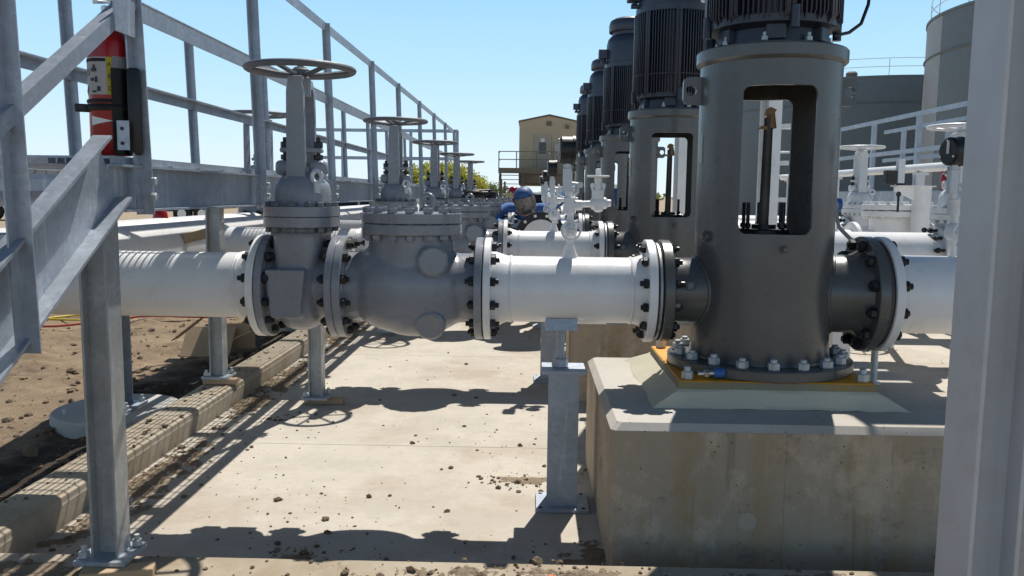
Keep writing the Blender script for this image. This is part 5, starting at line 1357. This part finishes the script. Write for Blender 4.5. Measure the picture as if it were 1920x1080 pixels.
# ------------------------------------------------------------------ trees on the horizon
def tree(x, y, h, w, mat, label, seed, name='broadleaf_tree'):
    rng = random.Random(seed); t = thing(name, (x, y, -.13), label, 'tree', 'trees on the horizon')
    m = MB(); m.tube([(x, y, -.2), (x+.1, y, h*.25), (x-.1, y+.1, h*.5), (x+.2, y, h*.8)], [w*.05, w*.04, w*.03, w*.008], 8)
    for i in range(7):
        a = rng.uniform(0, 6.28); z = h*rng.uniform(.2, .5); m.tube([(x, y, z), (x+w*.2*math.cos(a), y+w*.2*math.sin(a), z+h*.15), (x+w*.38*math.cos(a), y+w*.38*math.sin(a), z+h*.3)], [w*.02, w*.014, w*.004], 6)
    m.build('trunk', BARK, t)
    m = MB(); cs = [(V((x+rng.gauss(0, w*.2), y+rng.gauss(0, w*.2), h*rng.uniform(.3, .86))), w*rng.uniform(.12, .22)) for _ in range(22)]
    for i in range(2600):
        c, r = rng.choice(cs); d = V((rng.gauss(0, 1), rng.gauss(0, 1), rng.gauss(0, 1))).normalized()*r*rng.uniform(.3, 1.1); p = c+d; s = rng.uniform(.12, .26)*w/7
        u = V((rng.gauss(0, 1), rng.gauss(0, 1), rng.gauss(0, 1))).normalized(); v = u.orthogonal().normalized()
        m.bm.faces.new([m.bm.verts.new(p+u*s), m.bm.verts.new(p+v*s*.7), m.bm.verts.new(p-u*s), m.bm.verts.new(p-v*s*.7)])
    m.build('crown', mat, t, 180)
TR = [(-21.5, 150, 7.5, 8, LEAF_Y), (-17.5, 152, 7.8, 9, LEAF_Y), (-13.2, 148, 6.9, 8, LEAF_Y), (-9.8, 150, 5.2, 6.5, LEAF_Y), (-26, 158, 6, 8, LEAF_G), (-7.5, 160, 3.8, 6, LEAF_G), (-15.5, 170, 7, 9, LEAF_G)]
TLAB = ['yellow green tree at the left end of the clump, behind the walkway rails', 'tallest yellow green tree of the clump behind the walkway', 'yellow green tree right of the tallest one, behind the small handwheels', 'lower yellow green tree tapering off towards the tan building', 'dark green tree behind the left end of the clump', 'low dark green tree at the right foot of the clump', 'dark green tree set back behind the tallest one']
for i, (x, y, h, w, mt) in enumerate(TR): tree(x, y, h, w, mt, TLAB[i], 20+i)
m = MB(); rng = random.Random(2)
for i in range(5000):
    x = rng.uniform(-420, 420); y = 330+rng.uniform(0, 30); hh = 2.2+2.0*abs(noise.noise(V((x*.02, 0, 3))))+1.2*abs(noise.noise(V((x*.11, 1, 3)))); z = rng.uniform(-.1, hh); s = rng.uniform(.5, 1.2)
    u = V((rng.gauss(0, 1), rng.gauss(0, .4), rng.gauss(0, .7))).normalized(); v = u.orthogonal().normalized()
    p = V((x, y, z)); m.bm.faces.new([m.bm.verts.new(p+u*s), m.bm.verts.new(p+v*s*.7), m.bm.verts.new(p-u*s), m.bm.verts.new(p-v*s*.7)])
tag(m.build('distant_treeline', LEAF_G, None, 180), kind='stuff')

# ------------------------------------------------------------------ camera, light, sky
def setcam():
    cd = bpy.data.cameras.new('camera'); cd.sensor_width = 36; cd.lens = 36*1577/1920; cd.clip_start = .05; cd.clip_end = 5000
    o = bpy.data.objects.new('camera', cd); COL.objects.link(o)
    yaw, pitch, roll = R(1.1854), R(6.372), R(.6933)
    cy, sy, cp, sp = math.cos(yaw), math.sin(yaw), math.cos(pitch), math.sin(pitch)
    f = V((-sy*cp, cy*cp, -sp)); r = V((cy, sy, 0)); u = r.cross(f)
    r2 = r*math.cos(roll)+u*math.sin(roll); u2 = -r*math.sin(roll)+u*math.cos(roll)
    Mx = Matrix((r2, u2, -f)).transposed().to_4x4(); Mx.translation = (0, 0, 1.627); o.matrix_world = Mx
    sc.camera = o
setcam()
sd = V((.175, .604, 1)).normalized()
el = math.asin(sd.z); az = math.atan2(sd.x, sd.y)
w = bpy.data.worlds.new('World'); sc.world = w; w.use_nodes = True
nt = w.node_tree; bg = nt.nodes['Background']
sk = nt.nodes.new('ShaderNodeTexSky'); sk.sky_type = 'NISHITA'; sk.sun_disc = False; sk.sun_elevation = el; sk.sun_rotation = az
sk.air_density = 1.0; sk.dust_density = .2; sk.ozone_density = 3.0
tc = nt.nodes.new('ShaderNodeTexCoord'); sx = nt.nodes.new('ShaderNodeSeparateXYZ'); nt.links.new(tc.outputs['Generated'], sx.inputs[0])
rp = nt.nodes.new('ShaderNodeValToRGB'); nt.links.new(sx.outputs['Z'], rp.inputs[0]); es = rp.color_ramp.elements
es[0].position = 0; es[0].color = (.76, .87, .97, 1); es[1].position = 1; es[1].color = (.022, .042, .085, 1)
for p_, c_ in ((.05, (.68, .86, .99, 1)), (.13, (.50, .78, .99, 1)), (.225, (.36, .67, .97, 1)), (.31, (.15, .30, .52, 1)), (.45, (.055, .11, .21, 1)), (.7, (.025, .05, .10, 1))):
    e_ = es.new(p_); e_.color = c_
sc1 = nt.nodes.new('ShaderNodeMix'); sc1.data_type = 'RGBA'; sc1.blend_type = 'MULTIPLY'; sc1.clamp_result = False; sc1.inputs[0].default_value = 1; sc1.inputs[7].default_value = (10, 10, 10, 1)
nt.links.new(rp.outputs[0], sc1.inputs[6])
mx = nt.nodes.new('ShaderNodeMix'); mx.data_type = 'RGBA'; mx.inputs[0].default_value = .9
nt.links.new(sk.outputs[0], mx.inputs[6]); nt.links.new(sc1.outputs[2], mx.inputs[7])
nt.links.new(mx.outputs[2], bg.inputs[0]); bg.inputs[1].default_value = .1
ld = bpy.data.lights.new('sun', 'SUN'); ld.energy = 5.0; ld.angle = R(.53); ld.color = (1, .955, .88)
lo = bpy.data.objects.new('sun', ld); COL.objects.link(lo); lo.rotation_euler = sd.to_track_quat('Z', 'Y').to_euler(); lo.location = sd*40
sc.view_settings.view_transform = 'Standard'; sc.view_settings.look = 'None'; sc.view_settings.exposure = .15; sc.view_settings.gamma = 1
sc.render.engine = 'CYCLES'
sc.cycles.max_bounces = 8; sc.cycles.use_denoising = True
